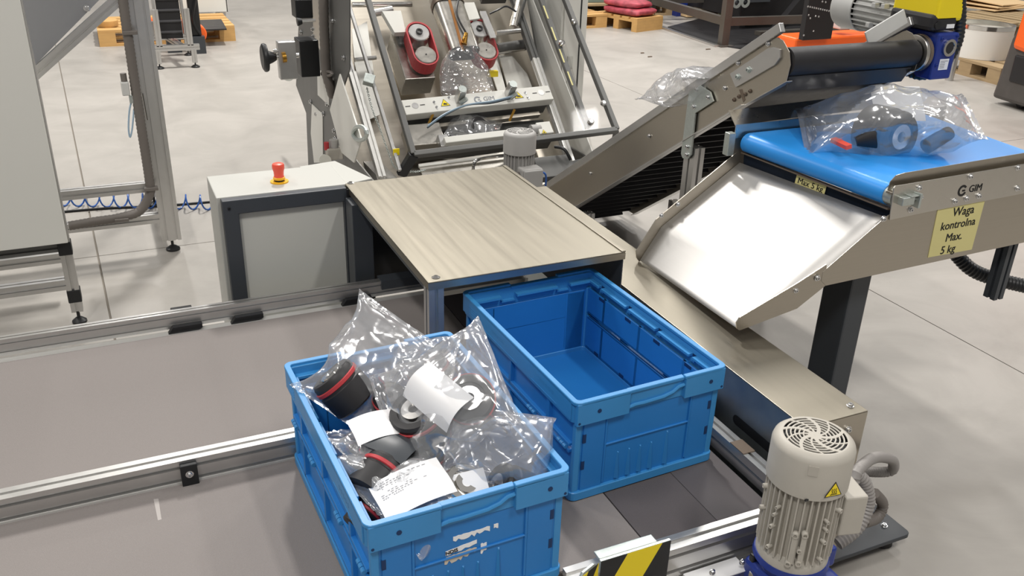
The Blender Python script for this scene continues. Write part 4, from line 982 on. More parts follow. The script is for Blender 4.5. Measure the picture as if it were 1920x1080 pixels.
loft([fsec(a[1]+.002, .97, .052), fsec(a[1]+.3, .97, .052)], 'tube_inside', BLACKM)
loft([fsec(a[1]+.30, 1.04, .059), fsec(a[1]+.33, 1.04, .059)], 'tube_band', BROWNM); loft([fsec(a[1]+.42, 1.04, .059), fsec(a[1]+.46, 1.04, .059)], 'tube_band', BROWNM)
MB().beam(B3(868, 95, -.043), B3(840, -10, -.043), .014, .003, UPN).build('copper_strip', mat('copper', '#b07a48', .35, .8), t)
MB().cyl(B3(870, 82, -.04), B3(874, 62, -.02), .016, .010, 12).build('brass_nozzle', BRASS, t)
MB().tube(smooth_path([B3(874, 66, -.02), B3(868, 74, -.015), B3(869, 86, -.1), B3(868, 92, -.04)]), .005, 8).build('nozzle_hose', BRASS, t)
MB().tube(smooth_path([B3(873, 60, -.03), B3(862, 40, -.03), B3(856, 20, -.03), B3(862, -10, -.03)]), .005, 8).build('signal_cable', BLACK, t)
# film falling from the tube to the sealing bar
f0, f1, f2 = BF.p(870, 101, -.1), BF.p(870, 135, -.1), BF.p(872, 172, -.1)
def fs(bb, cx, hw_, h): return [W3((cx+x + .006*math.sin(9*bb*20+x*90), bb + .004*math.sin(x*120), -.10+z)) for x, z in rrect(hw_, h, h*.9, 8)]
fl_ = loft([fs(f0[1]+.01, a[0], wt*1.03, .058), fs((f0[1]+f1[1])/2, f1[0], wt*1.25, .07), fs(f1[1], f1[0], wt*1.55, .05), fs(f2[1], f2[0]+.01, wt*1.75, .018)], 'packaging_film', FILMT)
# belt drive units
for side_, (d0, d1) in enumerate((((786, 60), (799, 102)), ((899, 54), (912, 94)))):
    u = MB(); c0, c1 = L3(d0[0], d0[1], -.08-.03*side_), L3(d1[0], d1[1], -.08-.03*side_)
    rr = 20.5/1679*4.45; dirv = (c1-c0).normalized(); nn_ = V((-dirv.y, dirv.x, 0))
    loop = []; loopi = []
    for k in range(13): an = PI*k/12; loop.append(c1 + (nn_*math.cos(an) + dirv*math.sin(an))*(rr*1.20)); loopi.append(c1 + (nn_*math.cos(an) + dirv*math.sin(an))*(rr*1.08))
    for k in range(13): an = PI + PI*k/12; loop.append(c0 + (nn_*math.cos(an) + dirv*math.sin(an))*(rr*1.24)); loopi.append(c0 + (nn_*math.cos(an) + dirv*math.sin(an))*(rr*1.08))
    MB(BF.M).ring([(p.x, p.y) for p in loop], [(p.x, p.y) for p in loopi], -.155-.03*side_, -.08-.03*side_).build('pull_belt', RED, t)
    for k, cc in enumerate((c0, c1)):
        p = MB(BF.M).lathe([(0, .0), (rr, 0), (rr, .062), (rr*.93, .066), (rr*.2, .066), (0, .066)], (cc.x, cc.y, -.145-.03*side_), (0, 0, 1), 36).build('belt_pulley', STEELS if k else ALU, t)
        MB(BF.M).lathe([(rr*.32, 0), (rr*.32, .008), (rr*.2, .008), (rr*.2, 0)] if k == 0 else [(0, .002), (rr*.07, .002), (rr*.07, 0), (0, 0)], (cc.x, cc.y, -.079-.03*side_), (0, 0, 1), 20).build('pulley_hub', RUBBER if k == 0 else BLACK, p)
    MB(BF.M).prism([(c0.x-.12, c0.y+.02), (c0.x-.06, c0.y+.02), (c0.x-.05, c0.y+.16), (c0.x-.15, c0.y+.16)] if side_ == 0 else [(c0.x-.06, c0.y+.05), (c0.x+.02, c0.y+.06), (c0.x+.02, c0.y+.17), (c0.x-.075, c0.y+.17)], None, -.13, -.10).build('bracket_plate', WHITEP, t, .002)
    if side_ == 0: MB(BF.M).box(c1.x-.11, c1.y-.075, -.30, c1.x+.05, c0.y+.08, -.17).build('drive_housing', STEELS, t, .004)
MB(BF.M).box(*[*(L3(742, 60, -.2)-V((.02, .12, .06))), *(L3(748, 90, -.2)+V((.05, .09, .05)))]).build('cylinder_block', DARKB, t, .01)
for (u0, v0, u1, v1, r, m) in ((975, 0, 962, 52, .022, STEELS), (930, 62, 975, 57, .014, CHROME), (985, -10, 968, 45, .016, DARKB)):
    MB().cyl(B3(u0, v0, -.14), B3(u1, v1, -.14), r, None, 16).build('air_cylinder', m, t)
MB().tube(smooth_path([B3(918, 26, -.12), B3(935, 18, -.1), B3(950, 12, -.1), B3(968, 22, -.1)]), .005, 8).build('signal_cable', BLACK, t)
MB(BF.M).box(*[*(L3(932, 0, -.22)-V((.09, -.0, .03))), *(L3(932, 0, -.22)+V((.06, .25, .04)))]).build('dark_housing', DARKB, t, .004)
MB().beam(B3(905, 22, -.09), B3(925, 72, -.09), .035, .012, UPN).build('arm_plate', ALU, t, .002)
MB().cbox(tuple(B3(924, 138, -.25)), (.05, .03, .03)).build('yellow_tag', YELLOW, t)
# upper sealing bar
A, Bq = L3(752, 188, -.10), L3(1028, 160, -.10); C_ = L3(757, 216, -.10)
h = abs(C_.y - A.y)
M_ = onM(W3((A.x, A.y, -.10)), BF.R @ V((Bq.x-A.x, Bq.y-A.y, 0)), BF.R @ V((0, 1, 0)))
Lb_ = (V((Bq.x, Bq.y))-V((A.x, A.y))).length
bar = MB(M_).box(0, -h, -.05, Lb_, 0, 0).build('sealing_bar', WHITEP, t, .003)
MB(M_).box(.02, -h+.005, -.12, Lb_-.02, -.01, -.05).build('bar_carrier', DARKB, bar)
for x in (.075, .93): MB(M_).lathe([(0, 0), (.017, 0), (.017, .001), (0, .001)], (Lb_*x, -h*.45, 0), (0, 0, 1), 24).build('bar_peg', ALU, bar); b = MB(M_).box(Lb_*x-.05, -h*.45-.002, .0005, Lb_*x-.025, -h*.45+.002, .0012); b.box(Lb_*x+.025, -h*.45-.002, .0005, Lb_*x+.05, -h*.45+.002, .0012); b.build('index_mark', INK, bar)
for x in (.265, .765): warn_sign(bar, M_ @ Matrix.Translation((Lb_*x, -h*.48, .0005)), .025, False)
lg = MB(); logo(lg, M_ @ Matrix.Translation((Lb_*.485, -h*.50, .0006)), .020); lg.build('maker_logo', INKG, bar)
bolts(bar, [M_ @ V((Lb_*x, -h*yy, 0)) for x, yy in ((.20, .35), (.205, .7), (.82, .35), (.825, .7), (.305, .15), (.735, .2))], BF.n, .005)
for x in (.36, .70):
    q = M_ @ V((Lb_*x, -h*.38, .0)); k = MB().beam(q - BF.n*.0, q + BF.n*.085, .036, .04, BF.R @ V((0, 1, 0))).build('pneumatic_cylinder', ALU, bar, .004)
    MB().lathe([(0, 0), (.02, 0), (.02, .004), (0, .004)], q + BF.n*.085, BF.n, 16).build('cylinder_cap', ZINC, k)
    MB().cyl(M_ @ V((Lb_*x-.005, -h*.75, .02)), M_ @ V((Lb_*x+.02, -h*.75, .05)), .012, None, 10).build('air_fitting', ZINC, k)
for k, (dx_, z_) in enumerate(((0, .03), (.006, .022), (-.006, .038))):
    MB().tube(smooth_path([M_ @ V((Lb_*.70, -h*.8, z_)), M_ @ V((Lb_*.55, -h*1.0, z_)), M_ @ V((Lb_*.38, -h*1.02, z_+dx_)), M_ @ V((Lb_*.22, -h*1.5, z_)), M_ @ V((Lb_*.10, -h*2.0, z_-.02))]), .004, 8).build('air_hose', (HOSEL, BLACK, HOSEL)[k], t)
for (u, v) in ((812, 214), (965, 205)): MB().beam(B3(u, v, -.12), B3(u-10, v+22, -.16), .012, .008, UPN).build('brass_valve', BRASS, t)
# dark gap below, hanging bag with its contents, lower bar
MB(BF.M).box(A.x+.02, A.y-h-.14, -.30, Bq.x-.02, A.y-h-.0, -.24).build('lower_carrier', DARKB, t)
MB().beam(B3(765, 245, -.18), B3(1010, 215, -.18), .02, .03, UPN).build('cross_rail', STEELX, t)
MB().beam(B3(832, 268, -.10), B3(950, 254, -.10), .035, .05, UPN).build('lower_sealing_bar', WHITEP, t, .003)
MB().beam(B3(828, 256, -.12), B3(835, 278, -.12), .05, .04, UPN).build('bar_end', ALU, t, .003)
MB().beam(B3(935, 262, -.14), B3(1010, 250, -.14), .05, .05, UPN).build('bar_end', ALU, t, .004)
wb = B3(1018, 245, -.10); k = MB().beam(B3(1006, 246, -.12), B3(1032, 243, -.12), .07, .05, UPN).build('bearing_box', WHITEP, t, .004)
warn_sign(k, onM(B3(1020, 247, -.088), BF.R @ V((1, 0, 0)), BF.R @ V((0, 1, 0))), .014, False)
MB().lathe([(0, 0), (.028, 0), (.028, .05), (0, .05)], B3(1012, 243, -.12), (-1, 0, 0), 20).build('bearing_sleeve', MOTORG, t)
MB(BF.M).box(*[*(L3(1060, 322, -.12)-V((.14, .02, .05))), *(L3(1060, 322, -.12)+V((.06, .10, .0)))]).build('base_box', DARKB, t, .004)
MB().beam(B3(790, 325, -.16), B3(975, 298, -.16), .10, .01, UPN).build('discharge_sheet', STEELS, t)
MB().beam(B3(785, 312, -.13), B3(960, 290, -.13), .012, .012, UPN).build('sheet_rail', WHITEP, t)
MB().tube(smooth_path([B3(887, 320, -.12), B3(890, 304, -.09), B3(905, 297, -.09), B3(940, 292, -.09), B3(962, 290, -.12)]), .008, 8).build('grab_handle', CHROME, t)
MB(BF.M).box(*[*(L3(790, 258, -.17)-V((.08, .06, .05))), *(L3(820, 255, -.17)+V((.02, .06, .03)))]).build('jaw_mount', STEELS, t, .004)
MB().tube(smooth_path([B3(1040, 275, -.1), B3(1058, 280, -.08), B3(1070, 300, -.1)]), .008, 8).build('signal_cable', BLACK, t)
# feet frame
for x in (.86, 1.95):
    for y in (2.75, 3.9): MB().box(x-.04, y-.04, 0, x+.04, y+.04, .22).build('foot_post', DARKB, t)
    MB().box(x-.04, 2.7, .2, x+.04, 3.95, .26).build('base_rail', DARKB, t)
    MB().box(x-.04, 3.8, .2, x+.04, 3.9, 1.2).build('frame_post', DARKB, t)

# bag hanging in the sealing jaws is made with the other bags further down; cabinet to the right of the machine
t = thing('electrical_cabinet', 'tall light grey cabinet standing to the right behind the clear machine guard', 'cabinet', (2.45, 3.7, 0))
q0, q1 = onto(1004, 150, y=3.75), onto(1094, 150, y=3.45)
MB().box(q0.x, 3.45, .06, q1.x, 4.05, 1.9).build('body', WHITEP, t, .004)
MB().box(q0.x+.015, 3.44, .08, q1.x-.05, 3.45, 1.88).build('door', WHITEP, t, .002)
MB().box(q0.x+.08, 3.432, .55, q1.x-.12, 3.44, .62).build('door_panel', CABIN, t, .002)
MB().box(q0.x+.08, 3.432, .2, q1.x-.12, 3.44, .48).build('door_panel', CABIN, t, .002)
MB().box(q1.x-.052, 3.438, .06, q1.x-.044, 3.452, 1.9).build('door_seal', BLACK, t)
MB().box(q0.x+.02, 3.48, 0, q1.x-.02, 4.0, .06).build('plinth', DARK, t)

# ------------------------------------------------------------------ white machine enclosure on the left
t = thing('machine_enclosure', 'tall white and grey machine enclosure on an open aluminium profile stand, far left', 'machine', (-.8, 2.5, 0))
yf_, yb2 = 2.177, 2.81; xl_ = -.500
MB().box(-1.7, yf_-.012, .335, -.490, yf_+.010, 2.1).build('front_panel', WHITEP, t, .002)
MB().box(-.4925, yf_+.010, .34, -.4895, yf_+.03, 2.1).build('panel_edge', ALU, t)
MB().profile((xl_-.005, yf_+.03, .05), (xl_-.005, yf_+.03, 2.1), .04, (0, 1, 0)).build('upright', ALU, t); foot(t, xl_-.005, yf_+.03, .055, .026)
MB().cbox((xl_-.005, yf_+.03, .305), (.046, .046, .05)).build('corner_joint', BLACK, t, .003)
MB().cbox((xl_-.005, yf_+.03, .115), (.046, .046, .05)).build('corner_joint', BLACK, t, .003)
MB().profile((-1.7, yf_+.03, .165), (xl_-.025, yf_+.03, .165), .04, (0, 0, 1)).build('cross_beam', ALU, t)
MB().profile((-1.7, yf_+.03, .31), (xl_-.025, yf_+.03, .31), .03, (0, 0, 1)).build('cross_beam', DARKB, t)
MB().profile((-1.7, yf_+.30, .165), (xl_-.025, yf_+.30, .165), .04, (0, 0, 1)).build('cross_beam', ALU, t)
up = onto(325, 468, z=0)
MB().profile((up.x, yb2, .05), (up.x, yb2, 2.1), .04, (1, 0, 0), 0, .08).build('upright', ALU, t); foot(t, up.x, yb2, .06, .030)
for z in (.305, .160): 
    MB().profile((-1.6, yb2, z), (up.x-.04, yb2, z), .04, (0, 0, 1)).build('cross_beam', ALU, t)
for z in (.165,): MB().profile((up.x, yb2+.03, z), (up.x, yb2+.6, z), .04, (0, 0, 1)).build('cross_beam', ALU, t)
MB().profile((up.x-.03, yb2+.62, .05), (up.x-.03, yb2+.62, 2.0), .04, (0, 1, 0)).build('upright', ALU, t); foot(t, up.x-.03, yb2+.62, .06, .03)
d0, d1 = onto(68, 136, y=yb2-.03), onto(225, -5, y=yb2-.03)
d0, d1 = ext(d1, d0, 1.15), ext(d0, d1, 2.2)
MB().profile(d0, d1, .042, (0, 1, 0)).build('diagonal_brace', ALU, t)
gp = [onto(u, v, y=yb2-.02) for u, v in ((30, -60), (62, 126), (196, -10), (255, -60))]
MB().prism([(q.x, q.z) for q in gp], onM((0, yb2-.02, 0), *FX), -.006, 0).build('grey_panel', GREYP, t)
q = onto(163, 15, y=yb2-.02); bolts(t, [(q.x, yb2-.021, q.z)], (0, -1, 0), .009, 'panel_screw')
cy = yb2-.06
conduit([onto(u, v, y=cy) for u, v in ((228, -30), (233, 20), (246, 110), (262, 220), (279, 330), (281, 362), (262, 395), (225, 408), (180, 415), (128, 424))], .019, CONDUIT, 'cable_conduit', t, .008, .05)
for (u, v) in ((243, 60), (283, 352), (228, 410)):
    q = onto(u, v, y=cy); MB().cbox((q.x, cy-.012, q.z), (.055, .03, .014)).build('conduit_clip', CONDUIT, t, .002)
q = onto(240, 165, y=cy)
MB().cbox((q.x-.01, cy, q.z), (.03, .04, .055)).build('air_valve', MOTORL, t, .004); MB().cyl((q.x-.01, cy, q.z+.025), (q.x-.01, cy, q.z+.06), .012, None, 12).build('valve_knob', CONDUIT, t)
MB().cbox((q.x+.005, cy, q.z-.045), (.014, .02, .03)).build('fitting', ZINC, t)
MB().tube(smooth_path([onto(u, v, y=cy) for u, v in ((250, 180), (243, 205), (241, 240), (244, 257), (248, 240), (251, 205))]), .0035, 8).build('air_tube', HOSEL, t)
MB().cyl(onto(267, 175, y=cy+.02), onto(276, 225, y=cy+.02), .003, None, 8).build('latch_rod', CHROME, t)

# blue spiral air hose and black cable on the floor
a, c = onto(100, 372, z=.04), onto(397, 380, z=.04)
n = 11; dlt = c-a; pd = V((-dlt.y, dlt.x, 0)).normalized()
pts = [a + dlt*(k/(n*14)) + pd*(.036*math.cos(2*PI*k/14)) + V((0, 0, .036*math.sin(2*PI*k/14))) for k in range(n*14+1)]
tag(MB().tube(pts, .0042, 6).build('air_hose', HOSE), 'blue spiral air hose stretched across the floor behind the stand', 'hose')
a, c = onto(108, 398, z=.006), onto(398, 378, z=.006)
tag(MB().tube(smooth_path([a, a.lerp(c, .3)+V((0, .01, 0)), a.lerp(c, .65)+V((0, -.01, 0)), c]), .006, 8).build('floor_cable', BLACK), 'thin black cable lying on the concrete beside the blue air hose', 'cable')

# ------------------------------------------------------------------ plastic bags with parts and paper inserts
def pouch(label, p0, p1, nrm, W, T, seed, group=None, fillw=.86, film=FILM, nu=80, nv=64, crease=1.0, name='bagged_part'):
    p0, p1 = V(p0), V(p1); c = (p0+p1)/2; L = (p1-p0).length; ex = (p1-p0).normalized()
    ey = V(nrm).cross(ex).normalized(); ez = ex.cross(ey)
    M = Matrix.Translation(c) @ Matrix((ex, ey, ez)).transposed().to_4x4()
    o = thing(name, label, 'bag', (0, 0, 0), group); o.location = c; o.rotation_euler = M.to_euler()
    sd = V((seed*7.3, seed*3.1, seed*5.7))
    def fn(u, v):
        e = abs(2*u-1); th = 2*PI*v; ct, st = math.cos(th), math.sin(th)
        w_ = W/2*(fillw + (1-fillw)*e**3); t_ = T/2*(max(0, 1-(e/.93)**2.4))**.7 + .0008
        y = w_*math.copysign(abs(ct)**.75, ct); z = t_*math.copysign(abs(st)**.8, st)
        x = (u-.5)*L + .012*noise.noise(V((v*6, seed, 1)))*(1-e)
        q = V((x, y, z)); s1 = noise.noise(q*9 + sd); s2 = abs(noise.noise(q*11 + sd*2)); s3 = abs(noise.noise(V((q.x*6, q.y*19, q.z*8)) + sd))
        amp = min(1, t_/(T/2)+.12)*crease
        s4 = abs(noise.noise(V((q.x*17, q.y*7, q.z*7)) + sd*3)); s5 = abs(noise.noise(q*38 + sd))
        d = (.020*s1 - .024*s2 - .014*s3 - .007*s4 - .0015*s5)*amp
        q += V((0, ct*.6, st)).normalized()*d
        q.z += .035*noise.noise(V((x*5, y*5, seed)))*e**2
        if e > .93: q.z += .0025*math.sin(y*420)
        return q
    MB(None, False).grid(fn, nu, nv, 0, True, True).build('bag_film', film, o, recalc=True)
    return o, M
def canister(o, x, y, z, r, l, ax=(0, 0, 1), red=True, m=RUBBER):
    a = V(ax).normalized(); p = V((x, y, z)) - a*l/2
    k = MB().lathe([(0, 0), (r*.9, 0), (r, r*.08), (r, l*.62), (r*.94, l*.66), (r*.94, l*.92), (r*.86, l), (r*.62, l), (r*.6, l*.9), (0, l*.9)], p, a, 32).build('black_housing', m, o)
    if red: MB().lathe([(r*.95, l*.70), (r*1.0, l*.72), (r*1.0, l*.80), (r*.95, l*.82), (r*.9, l*.76), (r*.95, l*.70)], p, a, 32).build('red_ring', RED, k)
    MB().lathe([(r*.15, l*.9), (r*.5, l*.9), (r*.46, l*1.02), (r*.2, l*1.02), (r*.15, l*.9)], p, a, 24).build('hub', CHROME, k)
    return k
def paper(o, x, y, z, w_, h_, rot, bend=.02, tilt=0, printed=False, cut=None):
    R_ = Matrix.Translation((x, y, z)) @ Euler((tilt, 0, rot)).to_matrix().to_4x4()
    b = MB(R_)
    b.grid(lambda u, v: V(((u-.5)*w_, (v-.5)*h_, bend*(math.cos((u-.5)*PI)-.5) + .004*math.sin(v*5))), 10, 6, 0, True)
    b.grid(lambda u, v: V(((u-.5)*w_, (v-.5)*h_, bend*(math.cos((u-.5)*PI)-.5) + .004*math.sin(v*5) - .0006)), 10, 6, 0, True)
    k = b.build('paper_insert', PAPER, o, recalc=False)
    if printed:
        pb = MB(R_); f = lambda xx: bend*(math.cos(xx/w_*PI)-.5) + .0012
        for j in range(9):
            yy = h_*(.40-.055*j) ; ln = (.5, .32, .4, .18, .0, .35, .45, .3, .2)[j]
            n_ = 10
            for q in range(n_):
                if random.random() < .22 or ln == 0: continue
                xa = (-.42+ln*1.5*q/n_)*w_; xb_ = xa + ln*1.0/n_*w_
                z_ = lambda xx: f(xx) + .004*math.sin((yy/h_+.5)*5)
                pb.add([(xa, yy, z_(xa)), (xb_, yy, z_(xb_)), (xb_, yy+h_*.018, z_(xb_)), (xa, yy+h_*.018, z_(xa))], [(0, 1, 2, 3)])
        pb.build('small_print', INKG, k, recalc=False)
    return k
GB = 'bagged parts heaped in the full crate'
def Pz(u, v, z): return onto(u, v, z=z)
# lower layer first
o, M = pouch('bagged black part lying deep at the left wall of the full crate', Pz(648, 810, .47), Pz(722, 960, .45), (0, 0, 1), .13, .10, 1, GB)
canister(o, -.02, 0, -.005, .045, .07, (.3, .2, 1)); canister(o, .09, .0, 0, .04, .05, (1, .3, .4), False)
o, M = pouch('clear bag with black parts at the bottom middle of the full crate heap', Pz(740, 890, .43), Pz(900, 830, .43), (0, 0, 1), .22, .13, 2, GB)
canister(o, 0, .02, 0, .05, .08, (.2, -.5, 1)); canister(o, -.1, -.04, .02, .042, .06, (1, .2, .5))
o, M = pouch('clear bag half hidden at the back of the heap in the full crate', Pz(722, 715, .52), Pz(858, 690, .58), (0, -.3, 1), .22, .13, 3, GB)
canister(o, .02, .0, -.01, .05, .07, (0, .3, 1))
# upper layer
o, M = pouch('tall clear bag with a black part, its sealed end standing above the back rim', Pz(622, 775, .555), Pz(752, 596, .70), (-.2, -.8, .75), .22, .10, 4, GB, .8)
canister(o, -.07, .01, .005, .052, .085, (.15, .9, .35)); canister(o, -.04, -.085, .0, .038, .06, (.3, .2, 1), True)
o, M = pouch('clear bag of black parts with a white sheet across, at the centre of the heap', Pz(728, 808, .56), Pz(938, 690, .70), (-.1, -.5, .9), .27, .14, 5, GB, .88)
canister(o, -.06, -.01, .0, .058, .07, (.2, .3, 1)); canister(o, .05, -.03, .0, .052, .05, (.3, -.2, 1))
paper(o, .005, -.01, .056, .085, .125, .45, .022, .1)
o, M = pouch('milky clear bag slumped against the right wall, a white sheet at its foot', Pz(918, 925, .51), Pz(940, 770, .63), (-.2, -.6, .8), .22, .11, 6, GB, .92)
canister(o, -.07, -.04, -.01, .05, .07, (.2, .9, .5), False); paper(o, -.10, .045, .035, .10, .10, .4, .006, .2)
o, M = pouch('clear bag with a blank white card on top, near the left wall', Pz(655, 868, .545), Pz(755, 805, .56), (0, -.2, 1), .15, .08, 7, GB, .88)
canister(o, .0, -.02, -.01, .045, .06, (.2, .5, 1)); paper(o, .01, .015, .040, .095, .075, -.35, .008, 0)
o, M = pouch('clear bag of dark parts lying in the front left corner of the heap', Pz(660, 925, .53), Pz(800, 855, .53), (0, -.2, 1), .19, .11, 8, GB, .88)
canister(o, -.03, 0, .0, .05, .08, (.9, .3, .3)); canister(o, .075, -.02, 0, .036, .05, (0, .3, 1))
b_ = paper(o, .02, .03, .05, .07, .10, .3, .006, 0)
b_.data.materials[0] = DARK; b_['label'] = 'dark printed card'
o, M = pouch('clear bag with a printed white sheet, nearest the front wall of the full crate', Pz(725, 985, .50), Pz(855, 885, .54), (0, -.35, 1), .20, .10, 9, GB, .9)
canister(o, .07, -.035, .0, .045, .05, (.2, -.2, 1), False, CHROME); paper(o, -.015, .01, .046, .14, .09, -.25, .010, -.1, True); canister(o, -.10, .05, -.02, .03, .05, (1, .2, .2))
# bag on the weighing belt
a, c = Pz(1498, 262, .875), Pz(1822, 238, .95)
o, M = pouch('clear bag with a dark drum-shaped part and a white sheet, on the blue weighing belt', a, c, (0, -.2, 1), .30, .21, 11, None, .84)
o.location.z += .030
canister(o, -.005, -.02, -.022, .078, .12, (.55, -.75, .12), False); 
Wi = (Matrix.Translation(o.location) @ M.to_3x3().to_4x4()).inverted()
MB().beam(Wi @ onto(1562, 262, z=.905), Wi @ onto(1592, 276, z=.905), .018, .012).build('red_handle', REDB, o)
nz = Wi @ onto(1605, 265, z=.91); MB().lathe([(0, 0), (.014, 0), (.034, .05), (.03, .05), (0, .02)], nz, (1, .1, .15), 20).build('black_cone', RUBBER, o)
paper(o, .045, .055, .030, .14, .11, .1, .018, .8); canister(o, .14, -.03, -.05, .022, .09, (.8, .5, .2), False)
# bag riding up the inclined conveyor
a, c = onto(1248, 185, x=1.52), onto(1342, 140, x=1.52)
pouch('silvery clear bag riding up behind the side plate of the inclined conveyor', a, c, (0, -.5, .9), .26, .13, 12, None, .9)
# bag being sealed in the forming machine
o, M = pouch('clear bag with a black part hanging under the sealing bar of the bagging machine', B3(893, 212, -.20), B3(888, 262, -.16), tuple(BF.n), .30, .10, 13, None, .92)
canister(o, .02, .01, 0, .06, .07, (.3, .5, 1), False)

# ------------------------------------------------------------------ background
def pallet(label, corner, yaw, lx=1.2, ly=.8, m=WOOD, rowsn=5, group='wooden pallets in the hall'):
    root = thing('wooden_pallet', label, 'pallet', (0, 0, 0), group); root.location = (corner[0], corner[1], 0); root.rotation_euler = (0, 0, yaw)
    def rep(name, mb, spots):
        me = mb.mesh(name, m)
        for s_ in spots:
            o = bpy.data.objects.new(name, me); COL.objects.link(o); o.parent = root; o.location = s_
    k = ly/.8
    rep('deck_board', MB().box(0, 0, .122, lx, .128*k, .144), [(0, y*k + random.uniform(-.003, .003), random.uniform(-.001, .001)) for y in (0, .168, .336, .504, .672)])
    rep('cross_board', MB().box(0, 0, .100, .145, ly, .122), [(x, 0, 0) for x in (0, lx/2-.0725, lx-.145)])
    rep('block', MB().box(0, 0, .022, .145, .10*k, .100), [(x, y, 0) for x in (0, lx/2-.0725, lx-.145) for y in (0, ly/2-.05*k, ly-.10*k)])
    rep('bottom_board', MB().box(0, 0, 0, lx, .10*k, .022), [(0, y, 0) for y in (0, ly/2-.05*k, ly-.10*k)])
    return root
ZP = .1455
def bxs(name, label, cat, x0, y0, z0, x1, y1, z1, m, bev=.004, group=None): return tag(MB().box(x0, y0, z0, x1, y1, z1).build(name, m, None, bev), label, cat, group)
# far left: pallet, small cleated conveyor, orange drive, white cabinet
pallet('pale wooden pallet far left, behind the little cleated conveyor', (-.27, 7.91), .0)
q = onto(203, 48, z=ZP+.03); tag(MB().lathe([(0, 0), (.085, 0), (.09, .01), (.09, .055), (.085, .06), (0, .06)], (q.x, q.y+.15, ZP), (0, 0, 1), 24).build('wooden_disc', WOOD), 'round wooden disc lying on the far left pallet', 'disc')
q = onto(394, 50, z=ZP)
tag(MB().prism([(q.x-.14, q.y-.22), (q.x+.12, q.y-.22), (q.x+.15, q.y+.35), (q.x-.12, q.y+.35)], None, ZP, ZP+.012).build('rubber_mat_or_shade', BLACKM), 'black rubber sheet on the right end of the far left pallet', 'mat')
t = thing('white_cabinet', 'white sheet metal cabinet cut off by the top edge, behind the far left pallet', 'cabinet', (.9, 9.0, 0))
c0 = onto(428, 22, y=8.9)
MB().box(c0.x-.55, 8.9, c0.z, c0.x, 9.4, c0.z+1.0).build('body', WHITEP, t, .004); MB().box(c0.x-.012, 8.895, c0.z, c0.x-.004, 8.9, c0.z+1.0).build('door_gap', BLACK, t)
for x in (c0.x-.5, c0.x-.05): MB().box(x-.03, 8.95, 0, x+.03, 9.35, c0.z).build('leg', ALU, t)
t = thing('small_cleated_conveyor', 'small conveyor with a black cleated belt on an aluminium stand, far left', 'conveyor', (.3, 7.0, 0))
f1, f2, f3 = onto(300, 129, z=0), onto(367, 126, z=0), onto(284, 107, z=0)
for f in (f1, f2, f3, V((f2.x, f3.y, 0))):
    MB().profile((f.x, f.y, .04), (f.x, f.y, .15), .04).build('leg', ALU, t); foot(t, f.x, f.y, .05, .035)
MB().profile((f1.x-.05, f1.y, .165), (f2.x+.05, f1.y, .165), .045).build('base_beam', ALU, t)
MB().profile((f1.x-.05, f3.y, .165), (f2.x+.05, f3.y, .165), .045).build('base_beam', ALU, t)
MB().profile((f2.x-.08, f1.y, .165), (f2.x-.16, f3.y, .165), .04).build('base_beam', ALU, t)
for x, u, v in ((f1.x+.02, 296, 18), (f2.x-.02, 347, 16)):
    q = onto(u, v, y=f1.y); MB().profile((x, f1.y, .18), (x, f1.y+.0, q.z), .045, (0, 1, 0)).build('upright', ALU, t)
    MB().profile((x, f3.y, .18), (x, f3.y, .30), .045, (0, 1, 0)).build('upright', ALU, t)
x0, x1 = f1.x+.05, f2.x-.05; pb, pt = V((0, f1.y+.25, .20)), V((0, f1.y+.30, 1.25))
MB().beam(V(((x0+x1)/2,)+tuple(pb)[1:]), V(((x0+x1)/2,)+tuple(pt)[1:]), x1-x0, .06, (0, -1, 0)).build('belt', RUBBER, t)
for k in range(12):
    p = pb.lerp(pt, (k+.6)/12); MB().cyl((x0, p.y-.035, p.z), (x1, p.y-.035, p.z), .014, None, 8).build('cleat', RUBBER, t)
for x in (x0-.02, x1+.02): MB().beam(V((x, pb.y, pb.z+.03)), V((x, pt.y, pt.z)), .02, .10, (0, -1, 0)).build('side_plate', ALU, t)
t = thing('orange_drive', 'bright orange drive unit beside the small cleated conveyor', 'drive', (.5, 7.5, 0))
q = onto(372, 52, y=7.45)
MB().beam((q.x-.30, 7.5, q.z), (q.x+.02, 7.5, q.z+.02), .10, .12).build('arm', ORANGE, t, .02); MB().cyl((q.x-.01, 7.42, q.z-.05), (q.x-.01, 7.58, q.z-.05), .075, None, 20).build('joint', ORANGE, t, .01)
MB().box(q.x-.28, 7.46, 0, q.x-.16, 7.58, q.z-.05).build('pedestal', DARK, t)
q = onto(276, 44, y=7.6); MB().cbox((q.x, 7.62, q.z), (.12, .10, .09)).build('housing', ORANGE, t, .02); MB().cyl((q.x-.02, 7.5, q.z-.0), (q.x-.02, 7.56, q.z), .05, None, 16).build('cap', REDB, t)
MB().beam((q.x, 7.62, q.z), (onto(372, 52, y=7.5).x-.25, 7.52, onto(372, 52, y=7.5).z), .05, .05).build('link', BROWNM, t)
t = thing('dark_machine_column', 'dark upright machine column with cables, top edge left, behind the little conveyor', 'machine', (.6, 7.9, 0))
q = onto(358, 10, y=7.4); MB().box(q.x-.03, 7.38, .15, q.x+.06, 7.45, 1.4).build('column', BLACK, t, .01); MB().box(q.x-.05, 7.35, 0, q.x+.08, 7.5, .15).build('foot_plate', DARK, t)
MB().tube(smooth_path([(q.x-.02, 7.37, .9), (q.x+.06, 7.35, .6), (q.x+.0, 7.36, .3), (q.x+.05, 7.37, .16)]), .012, 8).build('cable', BLACK, t)

